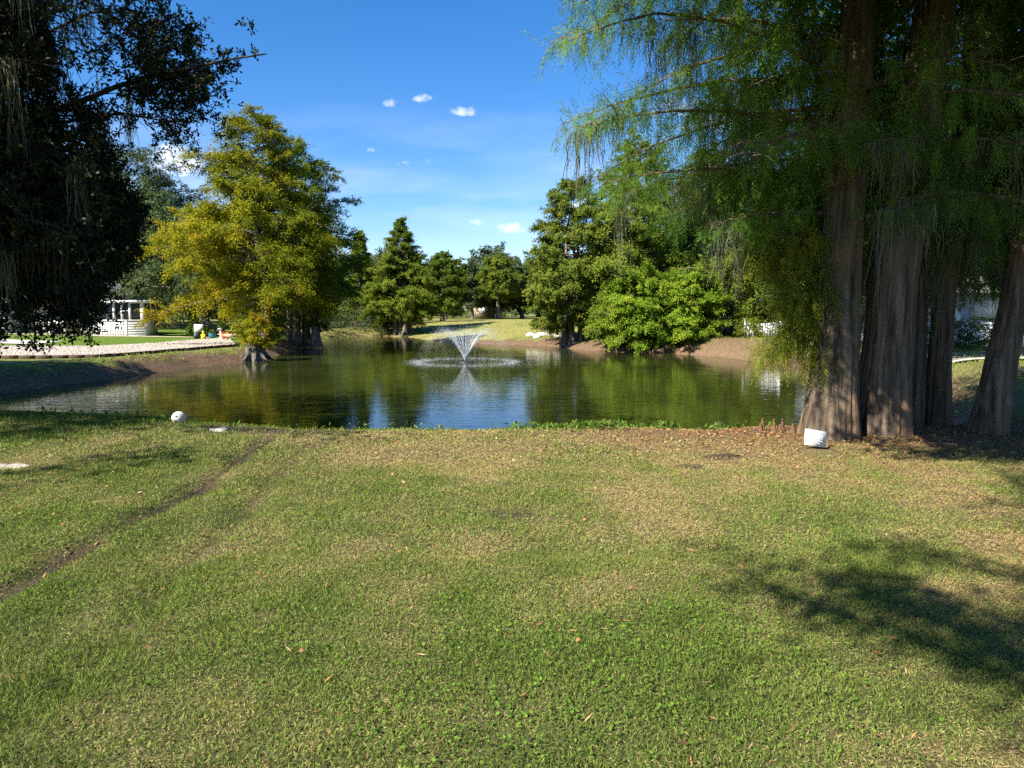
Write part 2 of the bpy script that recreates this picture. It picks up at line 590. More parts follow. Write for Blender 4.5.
gx = np.concatenate([-np.geomspace(900, 62, 22), grid_coords([(-60, -14, .55), (-14, 14, .11), (14, 60, .55)]), np.geomspace(60, 900, 22)])
gy = np.concatenate([grid_coords([(-60, -3, 3), (-3, 14.5, .1), (14.5, 98, .5)]), np.geomspace(98, 1400, 26)])
X, Y = np.meshgrid(gx, gy)
Z = ground(X, Y)
dS = sdist(X, Y).reshape(X.shape)
nx, ny = len(gx), len(gy)
ii = np.arange(ny - 1)[:, None] * nx + np.arange(nx - 1)[None]
quads = np.stack([ii, ii + 1, ii + nx + 1, ii + nx], -1).reshape(-1, 4)
bare = np.zeros(X.shape)
nearm = (Y < 12.5) & (np.abs(X) < 14)
bare[nearm] = rutmask(X[nearm], Y[nearm])
for (c, r) in BARE:
    bare = np.maximum(bare, .95 * np.exp(-(((X - c[0]) / (r * 1.5)) ** 2 + ((Y - c[1]) / r) ** 2) ** 1.5 * (.3 + 1.8 * vnoise(X, Y, 7, 61))))
bank = sstep(1.9, .5, dS + (fbm(X, Y, .9, 51, 3) - .5) * 2.2) * (1 - .55 * sstep(62, 72, Y))
grove = np.exp(-(((X - 6.3) / 3.4) ** 2 + ((Y - 9.8) / 2.1) ** 2) ** 1.5)
grove = np.maximum(grove, np.exp(-(((X - 3.7) / 2.3) ** 2 + ((Y - 9.15) / .45) ** 2) ** 1.5))
redbank = np.exp(-(((X - 15.5) / 5.5) ** 2 + ((Y - 49) / 6) ** 2) ** 2)
rb_grove = np.exp(-(((X - 13) / 9) ** 2 + ((Y - 19) / 12) ** 2) ** 2) * (Y > 12)
litter_ = np.clip(np.maximum.reduce([grove, redbank, rb_grove * .45]), 0, 1)
left_lawn = ((X < -19.5) & (Y > 38) & (Y < 75)).astype(float)
sand = np.zeros(X.shape)
for (c, r) in SAND:
    sand = np.maximum(sand, np.exp(-(((X - c[0]) / r) ** 2 + ((Y - c[1]) / (r * .75)) ** 2) ** 1.2))
mound = sstep(62, 66, Y) * sstep(140, 120, Y) * sstep(-24, -16, X) * sstep(26, 18, X)

g = NB('ground')
nf_, nm_, nl_ = g.noise(55, 4, .7), g.noise(5, 4, .6), g.noise(.6, 3)
dr = g.math('ADD', g.attr('dry'), g.math('MULTIPLY', g.math('SUBTRACT', nm_, .5), .9))
thatch = g.ramp(dr, [(.15, (.10, .115, .034)), (.5, (.17, .155, .06)), (.85, (.25, .185, .09))])
thatch = g.mix(g.ramp(nf_, [(.35, (1, 1, 1)), (.6, (0, 0, 0))]), thatch, (.055, .05, .022))
farlawn = g.ramp(g.math('ADD', g.math('MULTIPLY', nf_, .55), g.math('MULTIPLY', nm_, .45)), [(.34, (.07, .095, .022)), (.52, (.15, .165, .042)), (.68, (.24, .21, .085))])
lush = g.ramp(nf_, [(.3, (.07, .12, .016)), (.7, (.13, .19, .03))])
farlawn = g.mix(g.attr('lush'), farlawn, lush)
moundc = g.ramp(g.math('ADD', g.math('MULTIPLY', nf_, .4), g.math('MULTIPLY', nm_, .6)), [(.35, (.17, .175, .045)), (.65, (.30, .265, .09))])
farlawn = g.mix(g.attr('mound'), farlawn, moundc)
col = g.mix(g.attr('near'), farlawn, thatch)
soil = g.ramp(g.math('ADD', g.math('MULTIPLY', nf_, .6), g.math('MULTIPLY', nm_, .4)), [(.35, (.07, .044, .028)), (.55, (.17, .112, .068)), (.72, (.28, .205, .135))])
needle = g.ramp(g.math('ADD', g.math('MULTIPLY', nf_, .6), g.math('MULTIPLY', nm_, .4)), [(.32, (.07, .045, .028)), (.52, (.175, .115, .068)), (.72, (.30, .21, .13))])
e1 = g.math('ADD', g.attr('bank'), g.math('MULTIPLY', g.math('SUBTRACT', nl_, .5), 1.5))
col = g.mix(g.ramp(e1, [(.35, (0, 0, 0)), (.6, (1, 1, 1))]), col, soil)
e2 = g.math('ADD', g.attr('needles'), g.math('MULTIPLY', g.math('SUBTRACT', nm_, .5), .7))
col = g.mix(g.ramp(e2, [(.3, (0, 0, 0)), (.6, (1, 1, 1))]), col, needle)
e3 = g.math('ADD', g.attr('bare'), g.math('MULTIPLY', g.math('SUBTRACT', nf_, .5), .7))
col = g.mix(g.ramp(e3, [(.40, (0, 0, 0)), (.8, (1, 1, 1))]), col, g.ramp(nf_, [(.3, (.026, .019, .013)), (.7, (.11, .082, .052))]))
e4 = g.math('ADD', g.attr('sand'), g.math('MULTIPLY', g.math('SUBTRACT', nm_, .5), .8))
col = g.mix(g.ramp(e4, [(.5, (0, 0, 0)), (.62, (1, 1, 1))]), col, g.ramp(nf_, [(.3, (.38, .34, .28)), (.7, (.58, .54, .46))]))
hb = g.math('ADD', nf_, g.math('MULTIPLY', nm_, 2.0))
M['ground'] = g.principled(col, 0.95, 0.1, g.bump(hb, .7, .05))
gb = MB().add(np.stack([X, Y, Z], -1), quads)
structure(gb.build('ground', M['ground'], smooth=True, attrs=dict(
    dry=dryness(X, Y).ravel(), bare=bare.ravel(), bank=bank.ravel(), needles=litter_.ravel(), sand=sand.ravel(), lush=left_lawn.ravel(), mound=mound.ravel(),
    near=(sstep(12.5, 11, Y) * sstep(17, 13, np.abs(X))).ravel())))

# water
FX, FY = -2.75, 41.5
w = NB('pond_water')
geo = w.new('ShaderNodeNewGeometry')
vsub = w.new('ShaderNodeVectorMath', operation='DISTANCE')
w.l.new(geo.outputs['Position'], vsub.inputs[0])
vsub.inputs[1].default_value = (FX, FY, WATER_Z)
dist = vsub.outputs['Value']
rings = w.math('SINE', w.math('MULTIPLY', dist, 9.0))
fall = w.math('DIVIDE', .55, w.math('ADD', 1.0, w.math('POWER', w.math('DIVIDE', dist, 6.0), 2.0)))
n1 = w.noise(2.1, 3, .5, (0.55, 1.25, 1), dist=.5)
n2 = w.noise(8.0, 2, .5, (.6, 1.2, 1), dist=.3)
h = w.math('ADD', w.math('ADD', w.math('MULTIPLY', n1, 1.0), w.math('MULTIPLY', n2, .22)), w.math('MULTIPLY', w.math('MULTIPLY', rings, fall), .10))
calm = w.noise(.10, 3, .5, (1, 1.6, 1))
hs = w.math('MULTIPLY', h, w.ramp(calm, [(.35, (.45, .45, .45)), (.65, (1, 1, 1))]))
murk = w.ramp(w.noise(.25, 3), [(.3, (.016, .022, .005)), (.7, (.034, .042, .008))])
M['water'] = w.principled(murk, .025, .5, w.bump(hs, .22, .05), IOR=1.333)
wb = MB()
wx, wy = np.linspace(-32, 24, 29), np.linspace(8, 92, 43)
WX, WY = np.meshgrid(wx, wy)
wi = np.arange(42)[:, None] * 29 + np.arange(28)[None]
wb.add(np.stack([WX, WY, np.full(WX.shape, WATER_Z)], -1), np.stack([wi, wi + 1, wi + 30, wi + 29], -1).reshape(-1, 4))
structure(wb.build('pond_water', M['water'], smooth=True))


def drape(left, right, n, m, dz):
    """a sheet between two polylines laid on the ground"""
    def res(pl, k):
        pl = np.asarray(pl, float)
        s = np.r_[0, np.cumsum(np.linalg.norm(np.diff(pl, axis=0), axis=1))]
        t = np.linspace(0, s[-1], k)
        return np.stack([np.interp(t, s, pl[:, 0]), np.interp(t, s, pl[:, 1])], -1)
    a, b_ = res(left, n), res(right, n)
    t = np.linspace(0, 1, m)[None, :, None]
    p = a[:, None] * (1 - t) + b_[:, None] * t
    z = ground(p[..., 0], p[..., 1], False) + dz
    i = np.arange(n - 1)[:, None] * m + np.arange(m - 1)[None]
    return np.concatenate([p, z[..., None]], -1), np.stack([i, i + 1, i + m + 1, i + m], -1).reshape(-1, 4)


# ------------------------------------------------------------------ foliage tools
def leaves(c, axis, normal, ln, wd):
    """one pointed leaf (a folded-flat rhombus) per row"""
    c, axis = np.asarray(c, float), nrm(axis)
    b_ = nrm(np.cross(normal, axis))
    ln, wd = np.asarray(ln)[:, None], np.asarray(wd)[:, None]
    tip, base = c + axis * ln * .5, c - axis * ln * .5
    mid = c + axis * ln * .06
    v = np.stack([base, mid + b_ * wd * .5, tip, mid - b_ * wd * .5], 1).reshape(-1, 3)
    return v, np.arange(len(c) * 4).reshape(-1, 4)


def path_from(p0, az, pitch, length, droop, n=6, rng=None, wob=.06):
    pts = [np.asarray(p0, float)]
    st = length / (n - 1)
    for i in range(n - 1):
        d = np.array([math.cos(az) * math.cos(pitch), math.sin(az) * math.cos(pitch), math.sin(pitch)])
        if rng is not None:
            d = d + rng.normal(0, wob, 3)
        pts.append(pts[-1] + d * st)
        pitch -= droop / (n - 1)
        if rng is not None:
            az += rng.normal(0, wob)
    return np.array(pts)


def along(path, s):
    f = np.clip(s, 0, .9999) * (len(path) - 1)
    i = int(f)
    return path[i] + (path[i + 1] - path[i]) * (f - i)


PROFILE = {
    'pyr': lambda t: (1 - t) ** .62 * min(1, .8 + .9 * t) + .04,
    'cone': lambda t: (1 - t) ** .8 * min(1, .72 + 1.6 * t) + .03,
    'oval': lambda t: max(.10, math.sin(math.pi * (t * .86 + .13))) ** .75,
    'dome': lambda t: max(.16, (1 - t ** 2.4)) ** .5 * min(1, .7 + 1.2 * t),
    'wide': lambda t: (1 - t ** 1.6) ** .75 * min(1, .8 + .9 * t) + .05,
}


def crown_leaves(rng, x, y, z0, h, zb, rad, prof, nprim, nleaf, leaf, asp=.55, droop=.5, sidehue=None, hue0=.45, squash=(1, 1), clump=1.0, limbs=None, lean=(0, 0)):
    B, D, Ls, Hu = [], [], [], []
    for i in range(nprim):
        t = ((i + rng.random()) / nprim) ** .92
        zz = z0 + zb + t * (h - zb) * .97 + rng.normal(0, .02 * h)
        az = i * 2.39996 + rng.normal(0, .35)
        L = rad * PROFILE[prof](t) * rng.uniform(.66, 1.12)
        L *= squash[0] * abs(math.cos(az)) + squash[1] * abs(math.sin(az))
        pit = .05 + .75 * t ** 1.5 + rng.normal(0, .12)
        p = path_from((x + lean[0] * t, y + lean[1] * t, zz - L * math.sin(pit) * .35), az, pit, L, droop, 6, rng)
        if limbs is not None:
            limbs.tube(p, np.linspace(.010 * L + .012, .006, 6), 4, False)
        ph = rng.normal(0, .10)
        ns = int(6 + L * 2.6)
        for k in range(ns):
            s = rng.uniform(.22, 1) ** .8
            q = along(p, s)
            a2 = az + rng.choice([-1, 1]) * rng.uniform(.45, 1.35) * (1 if s < .9 else .4)
            ls = (.30 * L * (1.2 - s) + .04 * rad + .25) * rng.uniform(.7, 1.2)
            pp = rng.normal(.12, .42)
            B.append(q)
            D.append((math.cos(a2) * math.cos(pp), math.sin(a2) * math.cos(pp), math.sin(pp)))
            Ls.append(ls)
            Hu.append(ph + rng.normal(0, .12))
    B, D, Ls, Hu = np.array(B), np.array(D), np.array(Ls), np.array(Hu)
    cnt = np.maximum(3, (nleaf * Ls ** 1.1 / (Ls ** 1.1).sum())).astype(int)
    idx = np.repeat(np.arange(len(B)), cnt)
    n = len(idx)
    u = rng.random(n) ** .75 * 1.05
    sg = (.09 * Ls[idx] + .06 * clump)[:, None]
    P = B[idx] + D[idx] * (Ls[idx] * u)[:, None] + rng.normal(0, 1, (n, 3)) * sg * np.array([1, 1, .8])
    P[:, 2] -= .22 * Ls[idx] * u ** 2
    out = nrm(P - np.array([x, y, z0 + zb + (h - zb) * .35]))
    nor = nrm(rng.normal(0, .62, (n, 3)) + np.array([0, 0, .5]) + .75 * out)
    ax = np.cross(nor, rng.normal(0, 1, (n, 3)))
    ln = leaf * rng.uniform(.7, 1.35, n)
    v, q = leaves(P, ax, nor, ln, ln * asp)
    hue = hue0 + Hu[idx] + rng.normal(0, .14, n)
    if sidehue is not None:
        hue = hue + sidehue(P)
    return v, q, np.clip(hue, 0, 1), B


def moss_strands(rng, pts, per, lmin, lmax, spread=.10, wid=.008, nseg=4):
    """hanging ribbons under the given points"""
    pts = np.repeat(np.asarray(pts, float), per, axis=0)
    n = len(pts)
    cl = np.repeat(rng.uniform(lmin, lmax, n // per), per)
    L = cl * rng.uniform(.12, 1.0, n) ** 1.2
    P = pts + rng.normal(0, 1, (n, 3)) * spread * np.array([1, 1, .25])
    k = np.arange(nseg + 1) / nseg
    dr = rng.normal(0, .05, (n, 1, 2)) * k[None, :, None] * L[:, None, None] + np.cumsum(rng.normal(0, .019, (n, nseg + 1, 2)), 1)
    C = np.concatenate([P[:, None, :2] + dr, (P[:, None, 2] - k[None] * L[:, None])[..., None]], -1)
    a = rng.uniform(0, math.pi, n)
    side = np.stack([np.cos(a), np.sin(a), 0 * a], -1)[:, None]
    ww = (wid * rng.uniform(.5, 1.4, (n, 1)) * (1.0 - .75 * k[None] ** 2))[..., None]
    v = np.stack([C - side * ww / 2, C + side * ww / 2], 2).reshape(-1, 3)
    b0 = (np.arange(n)[:, None] * (nseg + 1) + np.arange(nseg)[None]) * 2
    q = np.stack([b0, b0 + 1, b0 + 3, b0 + 2], -1).reshape(-1, 4)
    return v, q, np.repeat(np.clip(rng.normal(.5, .2, n), 0, 1), nseg)


def trunk_tube(mb, path, rad, flare=.6, fl_h=.7, nflute=7, famp=.12, sides=20, seed=0, ridge=0, rows=0):
    """trunk with swollen, fluted base"""
    path = np.asarray(path, float)
    m = rows or max(14, len(path) * 4)
    s = np.linspace(0, 1, m) ** 1.5
    f = np.linspace(0, 1, len(path))
    P = np.stack([np.interp(s, f, path[:, k]) for k in range(3)], -1)
    r = np.interp(s, f, rad)
    th = np.arange(sides) / sides * 2 * math.pi
    hgt = P[:, 2] - P[0, 2]
    e = np.exp(-np.maximum(hgt, 0) / fl_h)[:, None]
    ph = np.cumsum(vnoise(hgt, hgt * 0 + seed, .5, seed))[:, None] * .06
    rr = r[:, None] * (1 + flare * e) * (1 + famp * (.35 + e) * np.cos(nflute * th[None] + ph + seed) * (.6 + .4 * np.cos(2 * th[None] + seed)))
    if ridge:
        cz, hh2 = th[None] + 0 * hgt[:, None], hgt[:, None] + 0 * th[None]
        rn = vnoise(9 * np.cos(cz) + seed, 9 * np.sin(cz) + hh2 * .5, 1.0, seed + 7) * .6 + vnoise(22 * np.cos(cz), 22 * np.sin(cz) + hh2 * 1.2, 1.0, seed + 9) * .4
        rr = rr * (1 + ridge * (rn - .5))
    rr = rr * (1 + .10 * (vnoise(th[None] * 4 / 6.28 + 0 * hgt[:, None], hgt[:, None] + 0 * th[None], 1.6, seed + 3) - .5))
    v = np.stack([P[:, 0, None] + rr * np.cos(th), P[:, 1, None] + rr * np.sin(th), P[:, 2, None] + 0 * rr], -1).reshape(-1, 3)
    i = np.arange(m - 1)[:, None] * sides
    j = np.arange(sides)[None]
    k = (j + 1) % sides
    mb.add(v, np.stack([i + j, i + k, i + sides + k, i + sides + j], -1).reshape(-1, 4))
    return mb


def far_tree(name, label, xy, h, rad, zb, prof, mat, seed, nprim=60, nleaf=30000, leaf=.2, tr=.3, group=None, sidehue=None, hue0=.45,
             moss=0, stems=((0, 0),), squash=(1, 1), droop=.5, lean=(0, 0), bark='bark_far', cat='tree', dz=0):
    rng = np.random.default_rng(seed)
    x, y = xy
    z = gz(x, y) + dz
    root = thing(name, label, cat, (x, y, z), group)
    tb = MB()
    for sx_, sy2 in stems:
        top = h * rng.uniform(.78, .9)
        kk = np.linspace(0, 1, 6)
        pth = np.stack([x + sx_ * (1 - .3 * kk) + lean[0] * kk + np.r_[0, rng.normal(0, .012 * h, 5)], y + sy2 * (1 - .3 * kk) + lean[1] * kk + np.r_[0, rng.normal(0, .012 * h, 5)], z - .25 + top * kk], -1)
        trunk_tube(tb, pth, np.linspace(tr, .05, 6) ** 1.0 * (1 if len(stems) == 1 else .75), .75, .8, 6, .14, 18, seed)
    tb.build('trunk', M[bark], root, True)
    lb = MB()
    if y < 100:
        leaf, nleaf = leaf * .8, nleaf * 1.5
    v, q, hue, B = crown_leaves(rng, x, y, z, h, zb, rad, prof, int(nprim * 1.25), int(nleaf * 1.5), leaf, .55, droop, sidehue, hue0, squash, leaf / .2, lb, lean)
    lb.build('limbs', M[bark], root)
    MB().add(v, q, rnd=hue).build('crown', M[mat], root)
    if moss:
        low = B[B[:, 2] < z + h * .6]
        pts = low[rng.integers(0, len(low), moss)]
        v, q, r = moss_strands(rng, pts, 16, .6, 1.9, .14, .035)
        MB().add(v, q, rnd=r).build('spanish_moss_clumps', M['moss'], root)
    return root


# ------------------------------------------------------------------ trees round the pond
yel = lambda P: np.clip((-18.0 - P[:, 0]) * .035, -.2, .26) - np.clip((P[:, 2] - 9) * .02, -.05, .16)
far_tree('bald_cypress', 'big golden yellow bald cypress on the left bank behind the sprouting stump', (-17.4, 49.5), 16.0, 5.8, 3.1, 'pyr', 'leaf_yellow', 11,
         105, 85000, .17, .34, sidehue=yel, hue0=.40, moss=24, droop=.6)
far_tree('bald_cypress', 'tall olive bald cypress with fluted trunks at the water just right of the golden one', (-17.5, 57.5), 16.6, 4.6, 1.4, 'oval', 'leaf_olive', 12,
         80, 55000, .19, .40, hue0=.42, moss=40, stems=((0, 0), (.9, .5), (-.7, .9), (1.7, -.2)), droop=.7)
far_tree('live_oak', 'grey green oak with pale leaning trunk behind the golden cypress near the white sign board', (-26.0, 62), 10.5, 6.5, 3.6, 'dome', 'leaf_oak', 13,
         50, 24000, .24, .45, hue0=.55, moss=30, lean=(-2.6, 0), squash=(1, 1))
far_tree('live_oak', 'tall grey green oak rising behind the screened porch', (-41.5, 78), 18.5, 8.5, 4.5, 'dome', 'leaf_oak', 14, 80, 52000, .27, .5, hue0=.62, moss=30)
far_tree('live_oak', 'broad dark oak behind the beige house wall', (-56, 80), 17, 9.5, 3, 'dome', 'leaf_oak', 15, 70, 34000, .3, .5, hue0=.5)
far_tree('bald_cypress', 'slim dull green cypress right of the fluted trunks beside the back cove', (-18.8, 88), 11.6, 2.6, 1.2, 'cone', 'leaf_green', 16, 50, 16000, .25, .22, hue0=.55)
far_tree('bald_cypress', 'slim yellow green cypress with pointed top beside the bright pyramid shaped one', (-19.5, 93), 12.2, 2.4, 1.2, 'cone', 'leaf_green', 17, 50, 15000, .25, .22, hue0=.66)
far_tree('bald_cypress', 'bright pyramid shaped bald cypress standing at the far left corner of the pond', (-12.6, 81.5), 13.2, 4.0, 1.5, 'cone', 'leaf_green', 18,
         95, 60000, .21, .36, hue0=.60, stems=((0, 0), (.8, .4), (-.8, .3), (.4, -.3)), droop=.35)
far_tree('bald_cypress', 'dark low cypress right behind the bright pyramid shaped one', (-9.4, 96), 8.4, 2.6, 1.2, 'oval', 'leaf_green', 19, 45, 14000, .28, .25, hue0=.3)
far_tree('bald_cypress', 'round topped green cypress left of the dark oaks beyond the mound', (-10.9, 116), 11.0, 2.9, 2, 'oval', 'leaf_green', 20, 50, 20000, .28, .28, hue0=.45)
for k, (x, y, h_, r_, lab) in enumerate([(-7.2, 128, 9.6, 3.8, 'leftmost dark oak of the row beyond the mound'), (-3.6, 132, 9.2, 3.8, 'dark oak of the row with the tan house showing behind it'),
                                         (1.8, 130, 10.0, 4.4, 'dark oak right of the tall pale one in the row beyond the mound'), (7.0, 124, 9.6, 4.5, 'rightmost dark oak of the row beyond the mound')]):
    far_tree('live_oak', lab, (x, y), h_, r_, 2.6, 'dome', 'leaf_oak', 30 + k, 40, 16000, .34, .32, 'oaks beyond the mound', hue0=.5)
far_tree('bald_cypress', 'pale round topped tree standing above the dark oaks beyond the mound', (-2.4, 122), 11.2, 3.4, 3.4, 'oval', 'leaf_olive', 36, 45, 17000, .3, .26, hue0=.42)
far_tree('bald_cypress', 'tall narrow olive cypress on the far bank right of the mound', (4.9, 57.5), 13.4, 3.5, 1.0, 'oval', 'leaf_olive', 40,
         90, 60000, .19, .34, hue0=.52, stems=((0, 0), (.7, .3), (-.6, .5)), droop=.45, moss=20)
far_tree('bald_cypress', 'large green cypress on the far bank behind the hanging near branches', (9.6, 55.5), 15.5, 4.6, .8, 'wide', 'leaf_green', 41,
         95, 60000, .20, .36, hue0=.55, droop=.5, moss=30)
far_tree('bald_cypress', 'bright bushy young cypress overhanging the water on the far bank', (9.4, 51.8), 5.2, 3.3, .1, 'dome', 'leaf_bright', 42, 60, 34000, .17, .16, hue0=.5, droop=.5)
far_tree('bald_cypress', 'bright low young cypress overhanging the water next to the red brown bank', (12.6, 51.4), 4.8, 2.7, .1, 'dome', 'leaf_bright', 43, 50, 24000, .17, .14, hue0=.55, droop=.55)
far_tree('bald_cypress', 'tall shaded cypress with moss standing behind the red brown bank', (16.3, 60), 15.5, 4.6, 3.4, 'wide', 'leaf_green', 44, 75, 36000, .23, .4, hue0=.42, moss=60)
far_tree('live_oak', 'dark mossy oak behind the dark parked car', (20.5, 66), 14, 6.5, 2.6, 'dome', 'leaf_oak', 45, 60, 30000, .28, .45, hue0=.5, moss=80)
far_tree('bald_cypress', 'golden green cypress behind the white picket panel', (19.4, 53.5), 12.5, 4.0, 1.8, 'wide', 'leaf_green', 46, 70, 34000, .21, .32, hue0=.66, moss=40)
far_tree('live_oak', 'dark oak rising behind the pale house beyond the grove', (25.0, 50), 12.5, 5.2, 3.3, 'dome', 'leaf_oak', 47, 60, 30000, .23, .38, hue0=.42, moss=50)
far_tree('live_oak', 'dark oak on the far side of the pond added to shade the pale house', (16.6, 30.5), 11.5, 4.8, 3.2, 'dome', 'leaf_oak', 51, 60, 26000, .22, .34, hue0=.4, moss=50)  # oak added here to shade the house and darken gaps behind the grove
far_tree('live_oak', 'broad dark oak at the right end of the pale house', (33.5, 44), 13.5, 6.2, 3.4, 'dome', 'leaf_oak', 48, 60, 28000, .25, .42, hue0=.42, moss=50)
far_tree('live_oak', 'low spreading pale branched oak beside the screened porch', (-28.6, 70), 6.5, 4.2, 1.6, 'dome', 'leaf_oak', 49, 40, 12000, .22, .2, hue0=.75, moss=24)

far_tree('live_oak', 'unseen oak standing left of the left bank that keeps the bank in shade', (-28.5, 21.5), 12.5, 5.6, 2.4, 'dome', 'leaf_oak', 50, 60, 22000, .28, .4, hue0=.4)  # out-of-view oak added to cast shade on the left bank
# farther trees that close the view: one of each kind, then copies
belt = [far_tree('live_oak', 'dark oak in the wood behind the houses and pond', (-70, 120), 15, 8, 1.2, 'dome', 'leaf_oak', 60, 50, 15000, .5, .4, 'oaks of the wood behind the pond', hue0=.5),
        far_tree('live_oak', 'dark oak in the wood behind the houses and pond', (30, 118), 13, 7, 1.0, 'dome', 'leaf_oak', 61, 50, 15000, .5, .4, 'oaks of the wood behind the pond', hue0=.4)]
rngb = np.random.default_rng(5)
for k in range(30):
    a = R(-50 + 100 * (k + rngb.uniform(-.3, .3)) / 29)
    dd = rngb.uniform(148, 185)
    x, y = dd * math.sin(a), dd * math.cos(a)
    copy_thing(belt[k % 2], (x, y, gz(x, y)), rngb.uniform(0, 6.28), rngb.uniform(.8, 1.12))
for (x, y, s) in [(-34, 112, .8), (-24, 108, .72), (-48, 100, .9), (-29, 84, .55), (26, 84, .95), (36, 72, .95), (45, 62, 1), (16, 92, .8), (52, 50, 1), (-75, 75, 1), (12, 140, .8), (-16, 140, .75), (-20, 104, .62), (-24.5, 92, .5)]:
    copy_thing(belt[rngb.integers(0, 2)], (x, y, gz(x, y)), rngb.uniform(0, 6.28), s)


# shrubs
def shrub(label, xy, h, r, mat, seed, n=2500, leaf=.12, hue0=.5, group=None):
    rng = np.random.default_rng(seed)
    x, y = xy
    z = gz(x, y)
    root = thing('shrub', label, 'shrub', (x, y, z), group)
    sb = MB()
    for k in range(6):
        sb.tube(path_from((x, y, z - .05), rng.uniform(0, 6.28), rng.uniform(.9, 1.4), h * .7, .3, 4, rng), np.linspace(.025, .008, 4), 4, False)
    sb.build('stems', M['bark_far'], root)
    v, q, hu, _ = crown_leaves(rng, x, y, z, h, .08 * h, r, 'dome', 26, n, leaf, .6, .3, None, hue0, (1, 1), leaf / .2)
    MB().add(v, q, rnd=hu).build('foliage', M[mat], root)
    return root


for k, (x, y, h_, r_, m_, lab) in enumerate([
        (-23.2, 70, 3.2, 3.0, 'leaf_oak', 'dark shrub behind the garden ornaments under the golden cypress'),
        (-20.4, 64, 2.6, 2.4, 'leaf_green', 'green shrub behind the sprouting stump'),
        (-28.2, 63.5, 1.6, .55, 'leaf_bright', 'small upright bright shrub right of the screened porch'),
        (-26.9, 61.5, .7, .9, 'leaf_bright', 'low pale green shrub left of the white sign board'),
        (-21.5, 87, 4.0, 3.6, 'leaf_oak', 'large dark shrub mass at the back of the cove'),
        (-16.6, 88, 3.4, 3.2, 'leaf_oak', 'dark shrub between the cove and the bright pyramid shaped cypress'),
        (-20.3, 78.3, 2.8, 2.2, 'leaf_oak', 'dark shrub by the water at the left mouth of the cove'),
        (-17.2, 83.0, 2.4, 2.2, 'leaf_oak', 'low dark shrub at the waterline in the middle of the cove'),
        (-13.9, 82.8, 1.8, 1.6, 'leaf_oak', 'low dark shrub touching the base of the bright pyramid shaped cypress'),
        (-18.6, 84.0, 3.3, 2.8, 'leaf_oak', 'dark shrub overhanging the head of the cove'),
        (-14.9, 85.2, 2.8, 2.3, 'leaf_oak', 'dark shrub just left of the bright pyramid shaped cypress'),
        (-21.8, 79.5, 3.0, 2.6, 'leaf_oak', 'dark shrub on the left side of the cove'),
        (-16.2, 92, 4.2, 3.2, 'leaf_oak', 'tall dark shrub behind the cove, below the slim yellow green cypress'),
        (-7.4, 133.5, 2.6, 2.4, 'leaf_oak', 'dark shrub at the left of the tan house beyond the mound'),
        (-3.0, 134.5, 2.4, 2.1, 'leaf_oak', 'dark shrub at the right of the tan house beyond the mound'),
        (22.4, 36.4, 1.5, 1.1, 'leaf_oak', 'rounded dark shrub in front of the pale house, left of the door'),
        (24.4, 36.2, 1.5, 1.0, 'leaf_green', 'rounded green shrub in front of the pale house, right of the door'),
        (7.6, 57.5, 2.0, 1.8, 'leaf_green', 'dark green shrub at the waterline under the far bank cypresses'),
        (16.8, 50.5, 1.3, .9, 'needle_gold', 'small golden shrub in front of the white picket panel')]):
    shrub(lab, (x, y), h_, r_, m_, 200 + k)

# ------------------------------------------------------------------ sprouting cypress stump
sx0, sy0 = -15.35, 42.3
sz0 = gz(sx0, sy0)
st = thing('cypress_stump', 'fluted grey cypress stump at the water with a golden sprout of foliage', 'tree stump', (sx0, sy0, sz0))
sb = MB()
trunk_tube(sb, [(sx0, sy0, -1.75), (sx0, sy0, -1.2), (sx0 + .05, sy0, -.75), (sx0 + .1, sy0, -.25)], [.60, .56, .5, .42], .42, .45, 9, .26, 60, 4)
sb.build('trunk', M['bark_stump'], st, True)
rb_ = MB()
rng = np.random.default_rng(77)
for k in range(9):
    a = k * .7 + .2
    rb_.tube(path_from((sx0 + .5 * math.cos(a), sy0 + .5 * math.sin(a), -1.0), a, -.75, .7, -.2, 5, rng), np.linspace(.14, .05, 5), 7)
rb_.build('roots', M['bark_stump'], st, True)
v, q, hu, _ = crown_leaves(rng, sx0 + .15, sy0, -.9, 2.15, .35, 1.05, 'oval', 34, 9000, .11, .5, .5, None, .62, (1, 1), .5)
MB().add(v, q, rnd=hu).build('crown', M['leaf_yellow'], st)


# ------------------------------------------------------------------ the near grove of cypresses
def xleft(z, y):
    """left limit of the hanging foliage at height z (m)"""
    zz = [.35, .55, .8, 1.1, 1.5, 2.0, 2.4, 2.7, 3.0, 3.2, 4.1, 4.5, 4.8, 5.6, 8]
    xx = [3.4, 3.2, 2.95, 3.2, 3.4, 3.05, 2.0, 1.15, .68, .4, .15, .50, .62, .30, .3]
    return np.interp(z, zz, xx) * (y / 9.0)


